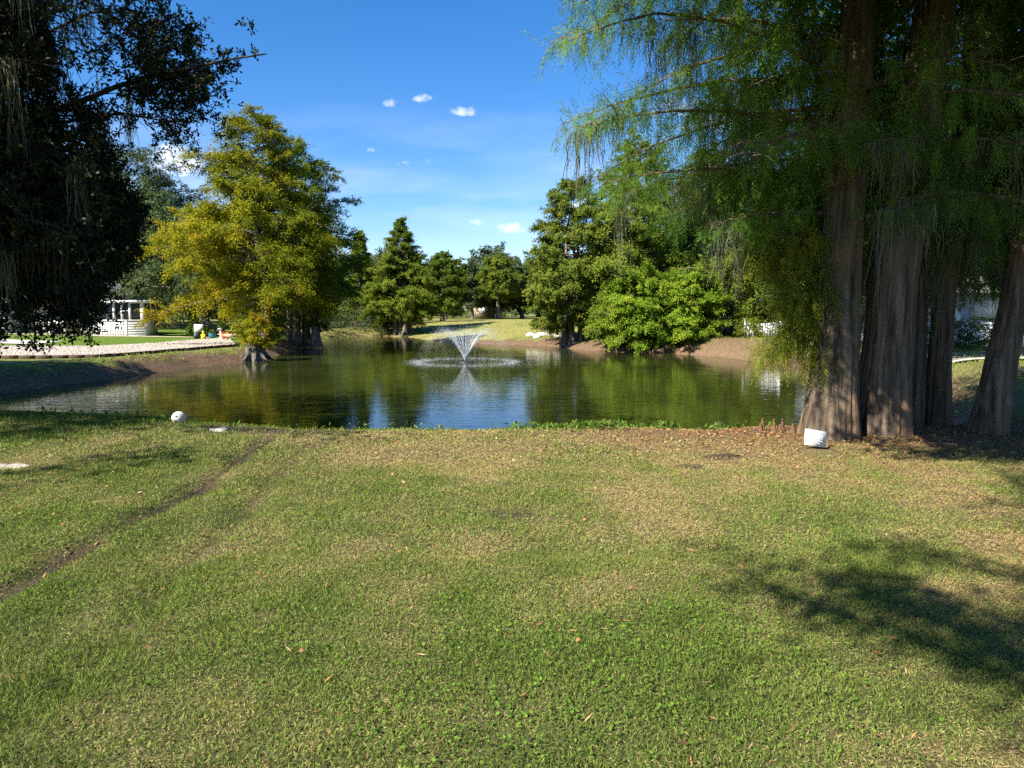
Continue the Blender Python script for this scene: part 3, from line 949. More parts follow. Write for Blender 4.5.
def add_sprays(rng, mb, O, A, L, K=16, ll=.068, lw=.0078, hue=None):
    n = len(O)
    k = (np.arange(K) + .5) / K
    A = nrm(A)
    rv = rng.normal(0, 1, (n, 3))
    sd_ = nrm(np.cross(A, rv))
    sag = np.array([0, 0, -1.0])
    C = O[:, None] + A[:, None] * (k[None, :, None] * L[:, None, None]) + sag * (k[None, :, None] ** 2 * .18 * L[:, None, None])
    sg = np.where(np.arange(K) % 2 == 0, 1, -1)[None, :, None]
    D = A[:, None] * .75 + sd_[:, None] * sg * .62 + rng.normal(0, .18, (n, K, 3)) + sag * .15
    ln = ll * (1.05 - .5 * k)[None] * rng.uniform(.7, 1.3, (n, K))
    D = nrm(D)
    C = C + D * ln[..., None] * .5
    N = np.cross(A, sd_)[:, None] + rng.normal(0, .35, (n, K, 3))
    v, q = leaves(C.reshape(-1, 3), D.reshape(-1, 3), N.reshape(-1, 3), ln.ravel(), np.full(n * K, lw) * rng.uniform(.7, 1.3, n * K))
    h = np.repeat(hue if hue is not None else rng.normal(.5, .17, n), K) + rng.normal(0, .08, n * K)
    mb.add(v, q, rnd=np.clip(h, 0, 1))


def near_cypress(label, base, path, r0, seed, limbs, flare, coarse, moss_n, crown_r=4.4, top=14.5, nflute=7, gold=None, hue0=.45, coarse_c=(0, 0), sunward=None):
    rng = np.random.default_rng(seed)
    x, y = base
    z = gz(x, y)
    root = thing('bald_cypress', label, 'tree', (x, y, z), 'near grove of bald cypresses')
    P = np.array([(x + dx, y + dy, z - .12 + hz) for dx, dy, hz in path])
    tb = MB()
    trunk_tube(tb, P, np.interp(P[:, 2] - z, [0, 3, top], [r0, r0 * .82, .06]), flare, .5, nflute, .11, 150, seed, .17, 90)
    tb.build('trunk', M['bark_near'], root, True)
    lb, cb, gb2 = MB(), MB(), MB()
    mpts = []

    def tz(hh):
        return np.array([np.interp(hh, P[:, 2], P[:, k]) for k in range(3)])
    for (hh, az, L, pit, drp, kind) in limbs:
        p = path_from(tz(z + hh), R(az), R(pit), L, R(drp), 11, rng, .05)
        vis = (p[:, 2] < 1.6 + .46 * p[:, 1]) & (p[:, 0] < xleft(p[:, 2] - .15, p[:, 1]) + .15)
        if vis.any():
            p = p[:max(3, int(np.argmax(vis)))]
        lb.tube(p, np.linspace(.016 + .005 * L, .004, len(p)), 6, False)
        O, A, Ln, Hu = [], [], [], []
        s = .10
        sgn = 1
        while s < 1:
            q = along(p, s)
            d0 = along(p, min(s + .05, .999)) - along(p, max(s - .05, 0))
            a0 = math.atan2(d0[1], d0[0])
            tl = rng.uniform(.25, .85) * (1.15 - .55 * s)
            tw = path_from(q, a0 + sgn * rng.uniform(.6, 1.35), rng.normal(.05, .25), tl, rng.uniform(.5, 1.3), 5, rng, .08)
            if tw[-1, 0] > xleft(tw[-1, 2] - .1, tw[-1, 1]) + .05 or tw[-1, 2] > 1.6 + .46 * tw[-1, 1]:
                lb.tube(tw, np.linspace(.006, .002, 5), 3, False)
            hclump = rng.normal(hue0, .15)
            m = max(3, int(tl / .031))
            for jx in range(m):
                ss = (jx + rng.random()) / m
                O.append(along(tw, ss))
                td = tw[-1] - tw[0]
                A.append(td / np.linalg.norm(td) * .36 + np.array([0, 0, -.85 if rng.random() > .2 else .35]) + rng.normal(0, .24, 3))
                Ln.append(rng.uniform(.12, .40))
                Hu.append(hclump + rng.normal(0, .06))
            if rng.random() < moss_n:
                mpts.append(along(tw, rng.random()))
            sgn = -sgn
            s += rng.uniform(.07, .13) / L * 1.0
        O, A, Ln, Hu = np.array(O), np.array(A), np.array(Ln), np.array(Hu)
        zb_ = O[:, 2] - Ln
        ok = (O[:, 0] > xleft(zb_, O[:, 1]) + rng.normal(0, .10, len(O))) | (O[:, 2] > 1.6 + .46 * O[:, 1] + .3)
        ok &= (O[:, 2] < 1.6 + .55 * np.abs(O[:, 1]) + 1.2)
        ok &= (O[:, 1] > 7.2) | (zb_ > 1.6 + .34 * O[:, 1])
        ok |= (zb_ > 1.7) & (zb_ < 3) & (O[:, 0] > 1.15) & (O[:, 1] > 8) & (rng.random(len(O)) < .3)
        ok &= O[:, 1] > 1.0
        if ok.any():
            tgt = gb2 if kind == 'g' else cb
            add_sprays(rng, tgt, O[ok], A[ok], Ln[ok], hue=Hu[ok])
    # the high crown, coarser
    v, q, hu, B = crown_leaves(rng, x + coarse_c[0], y + coarse_c[1], z, top, 6.3, crown_r, 'wide', 70, coarse, .17, .42, .6, None, hue0, (1, 1), .8)
    cen = v.reshape(-1, 4, 3).mean(1)
    ok = (cen[:, 2] > 1.6 + .50 * np.abs(cen[:, 1]) + .1) | (cen[:, 0] > 4.5)
    cb.add(v.reshape(-1, 4, 3)[ok].reshape(-1, 3), np.arange(ok.sum() * 4).reshape(-1, 4), rnd=hu[ok])
    if sunward:  # leaf mass added above the view, toward the sun, to shade the trunks
        v, q, hu, B = crown_leaves(rng, sunward[0], sunward[1], sunward[2], sunward[3], .1, sunward[4], 'dome', 36, sunward[5], .13, .36, .6, None, hue0, (1, 1), .7)
        cen = v.reshape(-1, 4, 3).mean(1)
        ok = (cen[:, 2] > 1.6 + .46 * np.abs(cen[:, 1]) + .1)
        cb.add(v.reshape(-1, 4, 3)[ok].reshape(-1, 3), np.arange(ok.sum() * 4).reshape(-1, 4), rnd=hu[ok])
    lb.build('limbs', M['bark_near'], root)
    cb.build('crown', M['needle_near'], root)
    if gb2.n:
        o = gb2.build('low_branch_foliage', M['needle_gold'], root)
        o['label'] = 'golden green low branches hanging over the water'
    if mpts:
        mp_ = np.array(mpts)
        ok = (mp_[:, 0] > xleft(mp_[:, 2], mp_[:, 1]) + .25) & ((mp_[:, 1] > 7.4) | (mp_[:, 2] > 2.9 + .34 * mp_[:, 1]))
        mp_ = mp_[ok]
        if len(mp_):
            v, q, r = moss_strands(rng, mp_, 40, .3, 1.3, .055, .0085, 6)
            MB().add(v, q, rnd=r).build('spanish_moss_clumps', M['moss'], root)
    return root


def rand_limbs(seed, n, hlo, hhi, azlo, azhi, Llo, Lhi, kind='n', pit=(0, 22), drp=(25, 60)):
    r = random.Random(seed)
    return [(r.uniform(hlo, hhi), r.uniform(azlo, azhi), r.uniform(Llo, Lhi), r.uniform(*pit), r.uniform(*drp), kind) for _ in range(n)]


# A: front left trunk, carries the branches that reach out to the left
limbsA = [(3.0, 172, 3.6, 14, 35, 'n'), (3.6, 186, 3.9, 16, 45, 'n'), (4.2, 165, 4.0, 12, 40, 'n'), (4.6, 195, 3.9, 10, 35, 'n'), (5.2, 178, 4.2, 8, 30, 'n'),
          (5.8, 160, 4.2, 6, 30, 'n'), (5.6, 200, 4.0, 5, 25, 'n'), (3.3, 150, 3.2, 12, 40, 'n'), (4.0, 208, 3.0, 24, 40, 'n'), (2.7, 180, 2.4, 5, 35, 'n'), (3.2, 160, 2.6, 0, 35, 'n'), (3.9, 176, 3.2, 4, 40, 'n'), (4.8, 170, 3.4, 0, 40, 'n'),
          (3.5, 165, 1.7, 5, 40, 'n'), (4.4, 185, 2.0, 0, 40, 'n'), (6.3, 185, 4.1, 0, 25, 'n'), (6.5, 170, 4.0, 0, 30, 'n'), (6.9, 195, 4.0, 0, 30, 'n')]
limbsA += [(1.9, 150, 1.5, 8, 55, 'g'), (2.2, 165, 1.7, 12, 70, 'g'), (1.7, 135, 1.6, 10, 50, 'g'), (2.5, 155, 1.8, 0, 60, 'g'), (1.5, 160, 1.2, 5, 50, 'g'), (2.1, 120, 1.9, 8, 50, 'g'), (1.75, 172, 1.25, 0, 50, 'g'), (1.3, 145, 1.15, 0, 35, 'g'), (1.2, 165, 1.0, -5, 20, 'g'), (1.6, 168, 1.5, 8, 45, 'g'), (1.9, 178, 1.5, 5, 60, 'g'), (2.3, 172, 1.7, 8, 75, 'g'), (1.4, 152, 1.4, 4, 40, 'g'), (1.7, 158, 1.6, 6, 55, 'g'), (2.4, 140, 1.8, 6, 60, 'g'), (1.1, 172, 1.1, 0, 30, 'g')]
limbsA += rand_limbs(3, 8, 3.2, 6.5, 225, 330, 1.6, 3.2) + rand_limbs(4, 8, 2.6, 6.5, 40, 140, 1.6, 3.4)
near_cypress('front left cypress of the grove, its flared pale trunk beside the white sign', (3.92, 8.62), [(0, 0, 0), (.02, .02, .8), (.03, .05, 1.8), (.08, .1, 3), (.2, .2, 6), (.3, .3, 14)], .265, 101, limbsA, .40, 9000, .09, hue0=.62, coarse_c=(1.4, .3), sunward=(1.0, 4.9, 5.1, 2.6, 1.4, 13000))
near_cypress('thickest cypress of the grove standing right of the flared pale trunk', (4.62, 8.75), [(0, 0, 0), (0, .02, .8), (.06, .05, 2), (.2, .08, 3.3), (.45, .1, 6), (.7, .2, 14.5)], .29, 102,
             rand_limbs(5, 8, 3.0, 6.8, 140, 235, 2.0, 3.6) + rand_limbs(6, 10, 3.0, 6.5, 240, 400, 1.4, 3.2) + rand_limbs(16, 6, 2.2, 3.6, 90, 190, 1.2, 2.2), .18, 24000, .2, hue0=.46, nflute=8, coarse_c=(.9, -.4), sunward=(2.1, 5.3, 4.6, 3.2, 1.8, 18000))
near_cypress('dark cypress in the middle of the grove, close behind the thickest trunk', (5.58, 9.9), [(0, 0, 0), (0, 0, 1), (.0, .05, 2.4), (.05, .1, 5), (.1, .2, 13.5)], .19, 103,
             rand_limbs(7, 12, 2.7, 6.6, 60, 330, 1.2, 3.2), .35, 16000, .28, hue0=.40, nflute=6)
near_cypress('slender dark cypress leaning right between the middle and right trunks of the grove', (5.93, 9.75), [(0, 0, 0), (-.04, 0, .9), (.0, .05, 2.0), (.12, .1, 3.2), (.35, .2, 6), (.5, .3, 13)], .15, 104,
             rand_limbs(8, 12, 2.6, 6.6, 0, 360, 1.2, 3.0), .4, 16000, .3, hue0=.38, nflute=6)
near_cypress('rightmost trunk of the grove, leaning right with a reddish peeled patch', (6.05, 8.95), [(0, 0, 0), (.10, .02, .7), (.28, .05, 1.8), (.42, .1, 2.8), (.8, .2, 6), (1.1, .3, 14)], .175, 105,
             rand_limbs(9, 16, 2.4, 6.4, 0, 360, 1.4, 3.4), .4, 22000, .3, hue0=.40, nflute=6, crown_r=4.2, coarse_c=(.3, -1.0), sunward=(3.6, 6.2, 4.6, 3.6, 2.4, 20000))
near_cypress('mossy cypress beyond the right edge whose crown darkens the upper right corner', (8.3, 9.6), [(0, 0, 0), (0, 0, 1), (-.1, .05, 2.4), (.0, .1, 5), (.1, .2, 13.5)], .26, 106,
             rand_limbs(10, 16, 2.2, 6.4, 110, 290, 1.6, 3.6), .5, 22000, .3, hue0=.40)
near_cypress('mossy cypress standing behind the grove, seen between its trunks', (7.3, 13.2), [(0, 0, 0), (0, 0, 1), (-.1, .05, 2.4), (.0, .1, 5), (.1, .2, 13.5)], .2, 107,
             rand_limbs(11, 18, 3.0, 7.8, 0, 360, 1.6, 3.8), .5, 20000, .4, hue0=.4)


# ------------------------------------------------------------------ the near oak on the left
def oak_ok(P, rng):
    """keeps the hanging outline of the oak (limits scale with distance)"""
    k = P[:, 1] / 12.0
    zz = [.75, .95, 1.3, 2.0, 2.7, 3.4, 4.0, 4.5, 4.8, 5.1, 5.6, 6.2, 6.6, 7.2, 9]
    xx = [-8.3, -7.0, -6.85, -6.5, -6.35, -6.35, -6.5, -6.3, -5.9, -4.7, -4.0, -4.0, -4.8, -5.4, -5.6]
    return (P[:, 0] < np.interp(P[:, 2], zz, xx) * k + rng.normal(0, .10, len(P)) + .9 * (fbm(P[:, 1] * .6 + 3, P[:, 2], 1.5, 170, 2) - .52)) & (P[:, 2] > .75)


rng = np.random.default_rng(301)
ox, oy = -12.6, 12.9
oz = gz(ox, oy)
oak = thing('live_oak', 'huge dark oak hung with moss, its drooping branches filling the left edge', 'tree', (ox, oy, oz))
tb, lb, cb = MB(), MB(), MB()
trunk_tube(tb, [(ox, oy, oz - .2), (ox, oy, oz + 1), (ox + .1, oy, oz + 2.2), (ox + .2, oy, oz + 3.4)], [.5, .46, .45, .42], .4, .6, 6, .10, 48, 9)
tb.build('trunk', M['bark_oak'], oak, True)
OP, MP = [], []
for k in range(2600):
    q = np.array([rng.uniform(-10.5, -5.6), rng.uniform(9.5, 14.5), rng.uniform(5.2, 7.6)])
    if fbm(q[0:1] * 1.0 + q[1] * .3, q[2:3], 1.1, 160, 2)[0] > .40:
        OP.append(q)
specs = [(0, 30, 8.4, -22)]
prim = []
for k in range(46):
    az = R(rng.uniform(0, 360)) if k > 22 else R(rng.uniform(-45, 25))
    prim.append((rng.uniform(2.4, 5.5), az, rng.uniform(4.6, 7.4) if k <= 22 else rng.uniform(4, 7), R(rng.uniform(-2, 55)), R(rng.uniform(30, 95))))
for (hh, az, L, pit, drp) in prim:
    p = path_from((ox + .15, oy, oz + min(hh, 3.3)), az, pit + .15, L, drp, 12, rng, .07)
    bad = ~oak_ok(p + np.array([.35, 0, -.25]), rng) & (p[:, 0] > -.85 * p[:, 1])
    if bad.any():
        p = p[:max(3, int(np.argmax(bad)))]
    lb.tube(p, np.linspace(.09, .012, len(p)), 7, False)
    for j in range(int(L * 4.2)):
        s = rng.uniform(.22, 1)
        q = along(p, s)
        sec = path_from(q, az + rng.uniform(-1.5, 1.5), rng.normal(.1, .4), rng.uniform(.7, 1.9), rng.uniform(.3, 1.6), 6, rng, .1)
        if oak_ok(sec[-1:] + np.array([.25, 0, -.25]), rng)[0]:
            lb.tube(sec, np.linspace(.016, .004, 6), 4, False)
        for m in range(8):
            tq = along(sec, rng.uniform(.15, 1))
            OP.append(tq + rng.normal(0, .14, 3))
            if rng.random() < .05:
                MP.append(tq)
# drooping sprays that hang low over the bank
for k in range(95):
    q0 = np.array([rng.uniform(-10.4, -6.7), rng.uniform(11.2, 13.6), rng.uniform(2.4, 4.2)])
    sec = path_from(q0, rng.uniform(-.8, .5), rng.uniform(-.9, -.3), rng.uniform(1.3, 3.0), .7, 9, rng, .08)
    okc = oak_ok(sec + np.array([.15, 0, -.2]), rng)
    sec = sec[:max(3, int(np.argmin(okc)) if not okc.all() else 9)]
    lb.tube(sec, np.linspace(.016, .004, len(sec)), 4, False)
    for m in range(34):
        tq = along(sec, rng.uniform(.05, 1)) + rng.normal(0, .13, 3)
        OP.append(tq)
        if rng.random() < .03:
            MP.append(tq)
# the long branch that reaches right against the sky
p = path_from((ox + 3.2, oy - .6, 4.0), R(-5), R(28), 5.7, R(26), 10, rng, .04)
lb.tube(p, np.linspace(.07, .012, 10), 6, False)
for j in range(60):
    s = rng.uniform(.05, 1)
    q = along(p, s)
    sec = path_from(q, R(-6) + rng.uniform(-1.0, 1.0), rng.normal(-.1, .45), rng.uniform(.5, 1.25), rng.uniform(.3, 1.0), 6, rng, .1)
    if oak_ok(sec[-1:] + np.array([.12, 0, -.1]), rng)[0]:
        lb.tube(sec, np.linspace(.011, .003, 6), 4, False)
    for m in range(7):
        OP.append(along(sec, rng.uniform(.2, 1)) + rng.normal(0, .07, 3))
OP = np.array(OP)
inview = (OP[:, 1] > 8.5) & (OP[:, 0] > -.80 * OP[:, 1]) & (OP[:, 2] < 7.6)
OP = np.concatenate([OP[inview], OP[inview] + rng.normal(0, .16, (inview.sum(), 3)), OP[inview] + rng.normal(0, .2, (inview.sum(), 3)), OP[~inview]])
OP = OP[oak_ok(OP, rng) & (OP[:, 1] > 7.5)]
hole = fbm(OP[:, 0] + .37 * OP[:, 1], OP[:, 2] + .21 * OP[:, 1], 1.3, 180, 3)
kx_ = OP[:, 0] / OP[:, 1]
thr = np.where(kx_ > -.535, .43, np.where((OP[:, 2] > 4.6) & (kx_ > -.62), .46, np.where(OP[:, 2] < 2.2, .45, .30)))
OP = OP[(hole > thr) | (kx_ < -.80)]
nl = 13
C = np.repeat(OP, nl, axis=0)
d = nrm(rng.normal(0, 1, C.shape) + np.array([0, 0, .1]))
C = C + d * rng.uniform(.01, .11, (len(C), 1))
v, q = leaves(C, d, rng.normal(0, 1, C.shape) + np.array([0, 0, .6]), rng.uniform(.06, .10, len(C)), rng.uniform(.028, .044, len(C)))
cb.add(v, q, rnd=np.clip(np.repeat(rng.normal(.45, .18, len(OP)), nl) + rng.normal(0, .1, len(C)), 0, 1))
# high crown
v, q, hu, B = crown_leaves(rng, ox - .2, oy - .6, oz, 12.5, 5.6, 7.4, 'dome', 90, 60000, .17, .5, .5, None, .4, (1, 1), .8)
cen = v.reshape(-1, 4, 3).mean(1)
ok = (cen[:, 2] > 1.6 + .50 * np.abs(cen[:, 1])) | (cen[:, 0] < -.80 * cen[:, 1])
cb.add(v.reshape(-1, 4, 3)[ok].reshape(-1, 3), np.arange(ok.sum() * 4).reshape(-1, 4), rnd=hu[ok])
v, q, hu, B = crown_leaves(rng, -12.7, 6.9, 5.2, 4.6, .2, 2.5, 'dome', 40, 16000, .15, .5, .5, None, .4, (1, 1), .7, lb)  # extra crown lobe added out of view to shade the left lawn
cb.add(v, q, rnd=hu)
lb.tube(path_from((ox + .1, oy, oz + 3.2), R(-91), R(38), 6.2, R(30), 9, rng, .04), np.linspace(.13, .05, 9), 8)
lb.build('limbs', M['bark_oak'], oak)
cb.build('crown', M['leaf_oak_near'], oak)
MP = np.array(MP)
MP = MP[oak_ok(MP + np.array([.3, 0, -.6]), rng) & (MP[:, 2] > 2.4) & (MP[:, 1] > 8)]
v, q, r = moss_strands(rng, MP, 44, .35, 1.5, .075, .013, 6)
MB().add(v, q, rnd=r).build('spanish_moss_clumps', M['moss'], oak)

# an oak behind the camera whose branch ends shade the lawn at lower right
rng = np.random.default_rng(410)
bx, by = -1.2, -5.2
bzz = gz(bx, by)
bo = thing('live_oak', 'oak standing behind the viewpoint that throws the branch shadow on the lawn', 'tree', (bx, by, bzz))
tb, lb, cb = MB(), MB(), MB()
trunk_tube(tb, [(bx, by, bzz - .2), (bx, by, bzz + 2), (bx + .1, by, bzz + 4), (bx + .1, by, bzz + 6)], [.34, .3, .26, .2], .5, .5, 6, .1, 32, 5)
tb.build('trunk', M['bark_oak'], bo, True)
OP = []
SUNK = 1 / math.tan(SUN_EL)
for (gx_, gy_, hh) in [(2.1, 3.75, 5.6), (3.4, 3.1, 6.0), (2.75, 4.35, 6.4), (4.4, 2.2, 6.2), (5.2, 3.4, 6.8), (6.0, 1.6, 6.5), (5.6, 5.0, 7.6), (7.0, 5.9, 8.0), (8.0, 3.0, 7.6), (4.7, 6.5, 8.4), (5.4, 6.9, 8.6), (5.6, 6.1, 8.2), (6.3, 6.8, 8.8), (2.6, 3.3, 6.0), (1.55, 3.85, 5.5), (1.9, 3.95, 5.7), (2.4, 3.75, 5.8), (3.6, 3.9, 6.4), (4.4, 5.9, 8.0)]:
    tip = np.array([gx_ + SUN_V[0] * SUNK * hh, gy_ + SUN_V[1] * SUNK * hh, hh])
    s0 = np.array([bx + .1, by, bzz + min(hh - 1.2, 5.6)])
    kk = np.linspace(0, 1, 9)[:, None]
    p = s0 + (tip - s0) * kk + np.array([0, 0, .7]) * np.sin(kk * math.pi) + rng.normal(0, .05, (9, 3))
    lb.tube(p, np.linspace(.10, .012, 9), 6, False)
    for j in range(32):
        s = .35 + .65 * rng.random() ** .8
        q = along(p, s)
        sec = path_from(q, math.atan2(tip[1] - s0[1], tip[0] - s0[0]) + rng.uniform(-1, 1), rng.normal(0, .3), rng.uniform(.4, .95), .5, 5, rng, .1)
        lb.tube(sec, np.linspace(.012, .004, 5), 4, False)
        OP += [along(sec, rng.uniform(.1, 1)) + rng.normal(0, .10, 3) for _ in range(8)]
OP = np.array(OP)
C = np.repeat(OP, 6, axis=0)
d = nrm(rng.normal(0, 1, C.shape))
C = C + d * rng.uniform(.01, .11, (len(C), 1))
v, q = leaves(C, d, rng.normal(0, 1, C.shape) + np.array([0, 0, .6]), rng.uniform(.05, .085, len(C)), rng.uniform(.025, .036, len(C)))
cb.add(v, q, rnd=rng.random(len(C)))
lb.build('limbs', M['bark_oak'], bo)
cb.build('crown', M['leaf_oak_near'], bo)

# ------------------------------------------------------------------ buildings on the left
M['siding'] = plain('white_siding', (0.60, 0.60, 0.59), .55, .3, .08, 2)
M['beige'] = plain('beige_wall', (0.50, 0.40, 0.29), .7, .2, .10, 2)
M['roof'] = plain('roof_shingle', (0.30, 0.30, 0.30), .8, .2, .3, 9)
M['roof_white'] = plain('roof_white', (0.72, 0.73, 0.74), .5, .3, .08, 3)
M['screen'] = plain('porch_screen', (0.035, 0.04, 0.042), .45, .4, .3, 2)
M['glass'] = plain('window_glass', (0.03, 0.04, 0.05), .08, .6, .2, 1)
M['concrete'] = plain('concrete', (0.56, 0.53, 0.47), .85, .15, .15, 4)
M['sandpath'] = plain('sandy_path', (0.52, 0.42, 0.29), .9, .1, .2, 6)


def slat_wall(mb, x0, x1, y, z0, z1, face=-1, step=.2, th=.05):
    """lap siding running along x: boards with a shallow slope"""
    z = z0
    while z < z1 - 1e-4:
        zt = min(z + step, z1)
        mb.box(((x0 + x1) / 2, y, (z + zt) / 2), (x1 - x0, th, zt - z - .004), tilt=face * .02)
        z = zt
    mb.box(((x0 + x1) / 2, y - face * .06, (z0 + z1) / 2), (x1 - x0 - .02, .06, z1 - z0 - .02))


# screened porch wing and house body
hx0, hx1, hy0, hy1 = -33.9, -30.1, 58.5, 60.4
hz = gz(-31.5, 58)
house = thing('house', 'white mobile home with a screened porch and a beige end, on the left bank', 'house', (-36, 62, hz))
pw = MB()
slat_wall(pw, hx0, hx1, hy0, hz - .1, hz + 1.22)
pw.box((hx1 + .0, (hy0 + hy1) / 2, hz + .56), (.08, hy1 - hy0, 1.32))
pw.build('porch_wall', M['siding'], house)
pp = MB()
for x in (hx0 + .06, -32.6, -31.95, -31.3, hx1 - .18):
    w_ = .30 if x == hx1 - .18 else (.16 if x > -32 or x == -32.6 else .12)
    MB().box((x, hy0 - .03, hz + 1.96), (w_, .14, 1.50)).build('porch_post', M['white_paint'], house)
for y in np.linspace(hy0 + .9, hy1 - .1, 2):
    MB().box((hx1 + .02, y, hz + 1.96), (.12, .1, 1.50)).build('porch_post', M['white_paint'], house)
pp.box(((hx0 + hx1) / 2, hy0 - .035, hz + 1.27), (hx1 - hx0, .16, .10))
pp.box((-31.63, hy0 - .02, hz + 2.05), (.5, .07, .06))
pp.build('porch_rail', M['white_paint'], house)
sc_ = MB()
sc_.box(((hx0 + hx1) / 2, hy0 + .06, hz + 1.98), (hx1 - hx0 - .1, .02, 1.44))
sc_.box((hx1 - .04, (hy0 + hy1) / 2, hz + 1.98), (.02, hy1 - hy0 - .2, 1.44))
sc_.build('porch_screen', M['screen'], house)
pr = MB()
pr.box(((hx0 + hx1) / 2 + .1, (hy0 + hy1) / 2, hz + 2.84), (hx1 - hx0 + .8, hy1 - hy0 + .7, .12))
pr.build('porch_roof', M['roof_white'], house)
pf = MB()
pf.box(((hx0 + hx1) / 2 + .1, hy0 - .38, hz + 2.80), (hx1 - hx0 + .84, .05, .24))
pf.box((hx1 + .52, (hy0 + hy1) / 2, hz + 2.80), (.05, hy1 - hy0 + .7, .2))
pf.build('fascia', M['white_paint'], house)
hb_ = MB()
hb_.box((-39.0, 62.6, hz + 1.45), (10.0, 6.0, 3.0))
hb_.build('wall', M['beige'], house)
hw = MB()
slat_wall(hw, -48.5, -41.2, 57.8, hz - .1, hz + 2.9)
hw.box((-41.15, 60.2, hz + 1.4), (.06, 4.8, 3.0))
hw.build('wing_wall', M['siding'], house)
rf = MB()
rv = np.array([(-49, 56.8, hz + 2.95), (-33.6, 59.1, hz + 2.98), (-33.6, 66.2, hz + 2.98), (-49, 66.2, hz + 2.95), (-48, 62.6, hz + 4.6), (-34.6, 62.6, hz + 4.6)])
rf.add(rv, [(0, 1, 5, 4), (2, 3, 4, 5), (0, 3, 2, 1)], [(1, 2, 5), (3, 0, 4)])
rf.build('roof', M['roof'], house)
for (x, y) in ((-38.6, 59.57), (-36.2, 59.57)):
    f_ = MB()
    f_.box((x, y, hz + 1.75), (1.3, .06, 1.25))
    fo = f_.build('window', M['white_paint'], house)
    g_ = MB()
    g_.box((x, y - .035, hz + 1.75), (1.1, .02, 1.05))
    go_ = g_.build('pane', M['glass'], fo)
ORIGIN.clear()

# picket railing in front of the porch
def picket_fence(label, p0, p1, z, hgt, n, post_h=None, pw_=.07, group=None, solid=False, scallop=0):
    p0, p1 = np.array(p0), np.array(p1)
    root = thing('picket_fence', label, 'fence', (*((p0 + p1) / 2), z), group)
    rz = math.atan2(*(p1 - p0)[::-1])
    ln = np.linalg.norm(p1 - p0)
    pk = MB()
    for k in range(n):
        t = (k + .5) / n
        p = p0 + (p1 - p0) * t
        hh = hgt * (1 - scallop * math.sin(t * math.pi))
        pk.box((p[0], p[1], z + .06 + hh / 2), (ln / n * (.96 if solid else .52), .03, hh), rz)
    pk.build('pickets', M['white_paint'], root)
    rl = MB()
    m = (p0 + p1) / 2
    off = np.array([math.sin(rz), -math.cos(rz)]) * .035
    for zz in (.18, hgt * .82):
        rl.box((m[0] - off[0], m[1] - off[1], z + zz), (ln, .035, .09), rz)
    rl.build('rails', M['white_paint'], root)
    for p in (p0, p1):
        ps = MB()
        ps.box((p[0], p[1], z + (post_h or hgt * 1.1) / 2), (.13, .13, post_h or hgt * 1.1), rz)
        ps.box((p[0], p[1], z + (post_h or hgt * 1.1) + .03), (.17, .17, .06), rz)
        ps.build('post', M['white_paint'], root)
    return root


picket_fence('white picket railing in front of the screened porch', (-34.6, 57.3), (-31.0, 57.3), gz(-32, 57.3) - .02, 1.12, 17, 1.28)
picket_fence('short white picket railing left of the porch, half hidden by oak leaves', (-38.2, 57.3), (-36.0, 57.3), gz(-37, 57.3) - .02, 1.12, 10, 1.28)

# path, drive and gravel strip with its timber edge
v, q = drape([(-60, 56.3), (-36, 55.9), (-29, 56.3), (-24.4, 57.0)], [(-60, 57.6), (-36, 57.2), (-29, 57.9), (-24.2, 58.6)], 60, 4, .03)
structure(MB().add(v, q).build('path', M['sandpath']))
v, q = drape([(-70, 41.5), (-34, 43.0), (-29.2, 43.8)], [(-70, 46.5), (-34, 47.2), (-29.8, 47.2)], 40, 8, .035)
structure(MB().add(v, q).build('driveway', M['concrete']))
EDGE = [(-34, 31.5), (-28, 32.4), (-24.2, 33.6), (-20.3, 35.0), (-19.3, 38.8), (-18.7, 42.4), (-17.9, 46.2), (-18.9, 48.6)]
INNER = [(-60, 38), (-40, 39.5), (-30, 41.5), (-25.6, 43.6), (-24.2, 48), (-23.8, 53), (-23.2, 55.5), (-21.6, 54.5)]
v, q = drape(EDGE, INNER, 90, 14, .03)
gm = NB('gravel')
vor = gm.new('ShaderNodeTexVoronoi')
vor.inputs['Scale'].default_value = 7
tcg = gm.new('ShaderNodeTexCoord')
gm.l.new(tcg.outputs['Object'], vor.inputs['Vector'])
gc = gm.ramp(gm.noise(18, 3), [(.35, (.24, .20, .16)), (.5, (.40, .35, .29)), (.68, (.56, .51, .44))])
M['gravel'] = gm.principled(gc, .9, .15, gm.bump(vor.outputs['Distance'], .8, .06))
gs = MB().add(v, q)
rng = np.random.default_rng(88)
oct_v = np.array([(1, 0, 0), (-1, 0, 0), (0, 1, 0), (0, -1, 0), (0, 0, .7), (0, 0, -.7)], float)
oct_t = np.array([(0, 2, 4), (2, 1, 4), (1, 3, 4), (3, 0, 4), (2, 0, 5), (1, 2, 5), (3, 1, 5), (0, 3, 5)])
vv = v.reshape(-1, 14, 3)
nst = 9000
a_, b_ = rng.integers(0, 89, nst), rng.integers(0, 13, nst)
f1, f2 = rng.random((nst, 1)), rng.random((nst, 1))
c0 = vv[a_, b_] * (1 - f1) * (1 - f2) + vv[a_ + 1, b_] * f1 * (1 - f2) + vv[a_, b_ + 1] * (1 - f1) * f2 + vv[a_ + 1, b_ + 1] * f1 * f2
sv = (c0[:, None] + oct_v[None] * (rng.uniform(.03, .075, (nst, 1, 1))) * rng.uniform(.6, 1.3, (nst, 1, 3)) + rng.normal(0, .006, (nst, 6, 3))).reshape(-1, 3)
gs.add(sv, None, (np.arange(nst)[:, None, None] * 6 + oct_t[None]).reshape(-1, 3))
tag(gs.build('gravel', M['gravel']), 'strip of pale gravel along the left bank', 'gravel', kind='stuff')
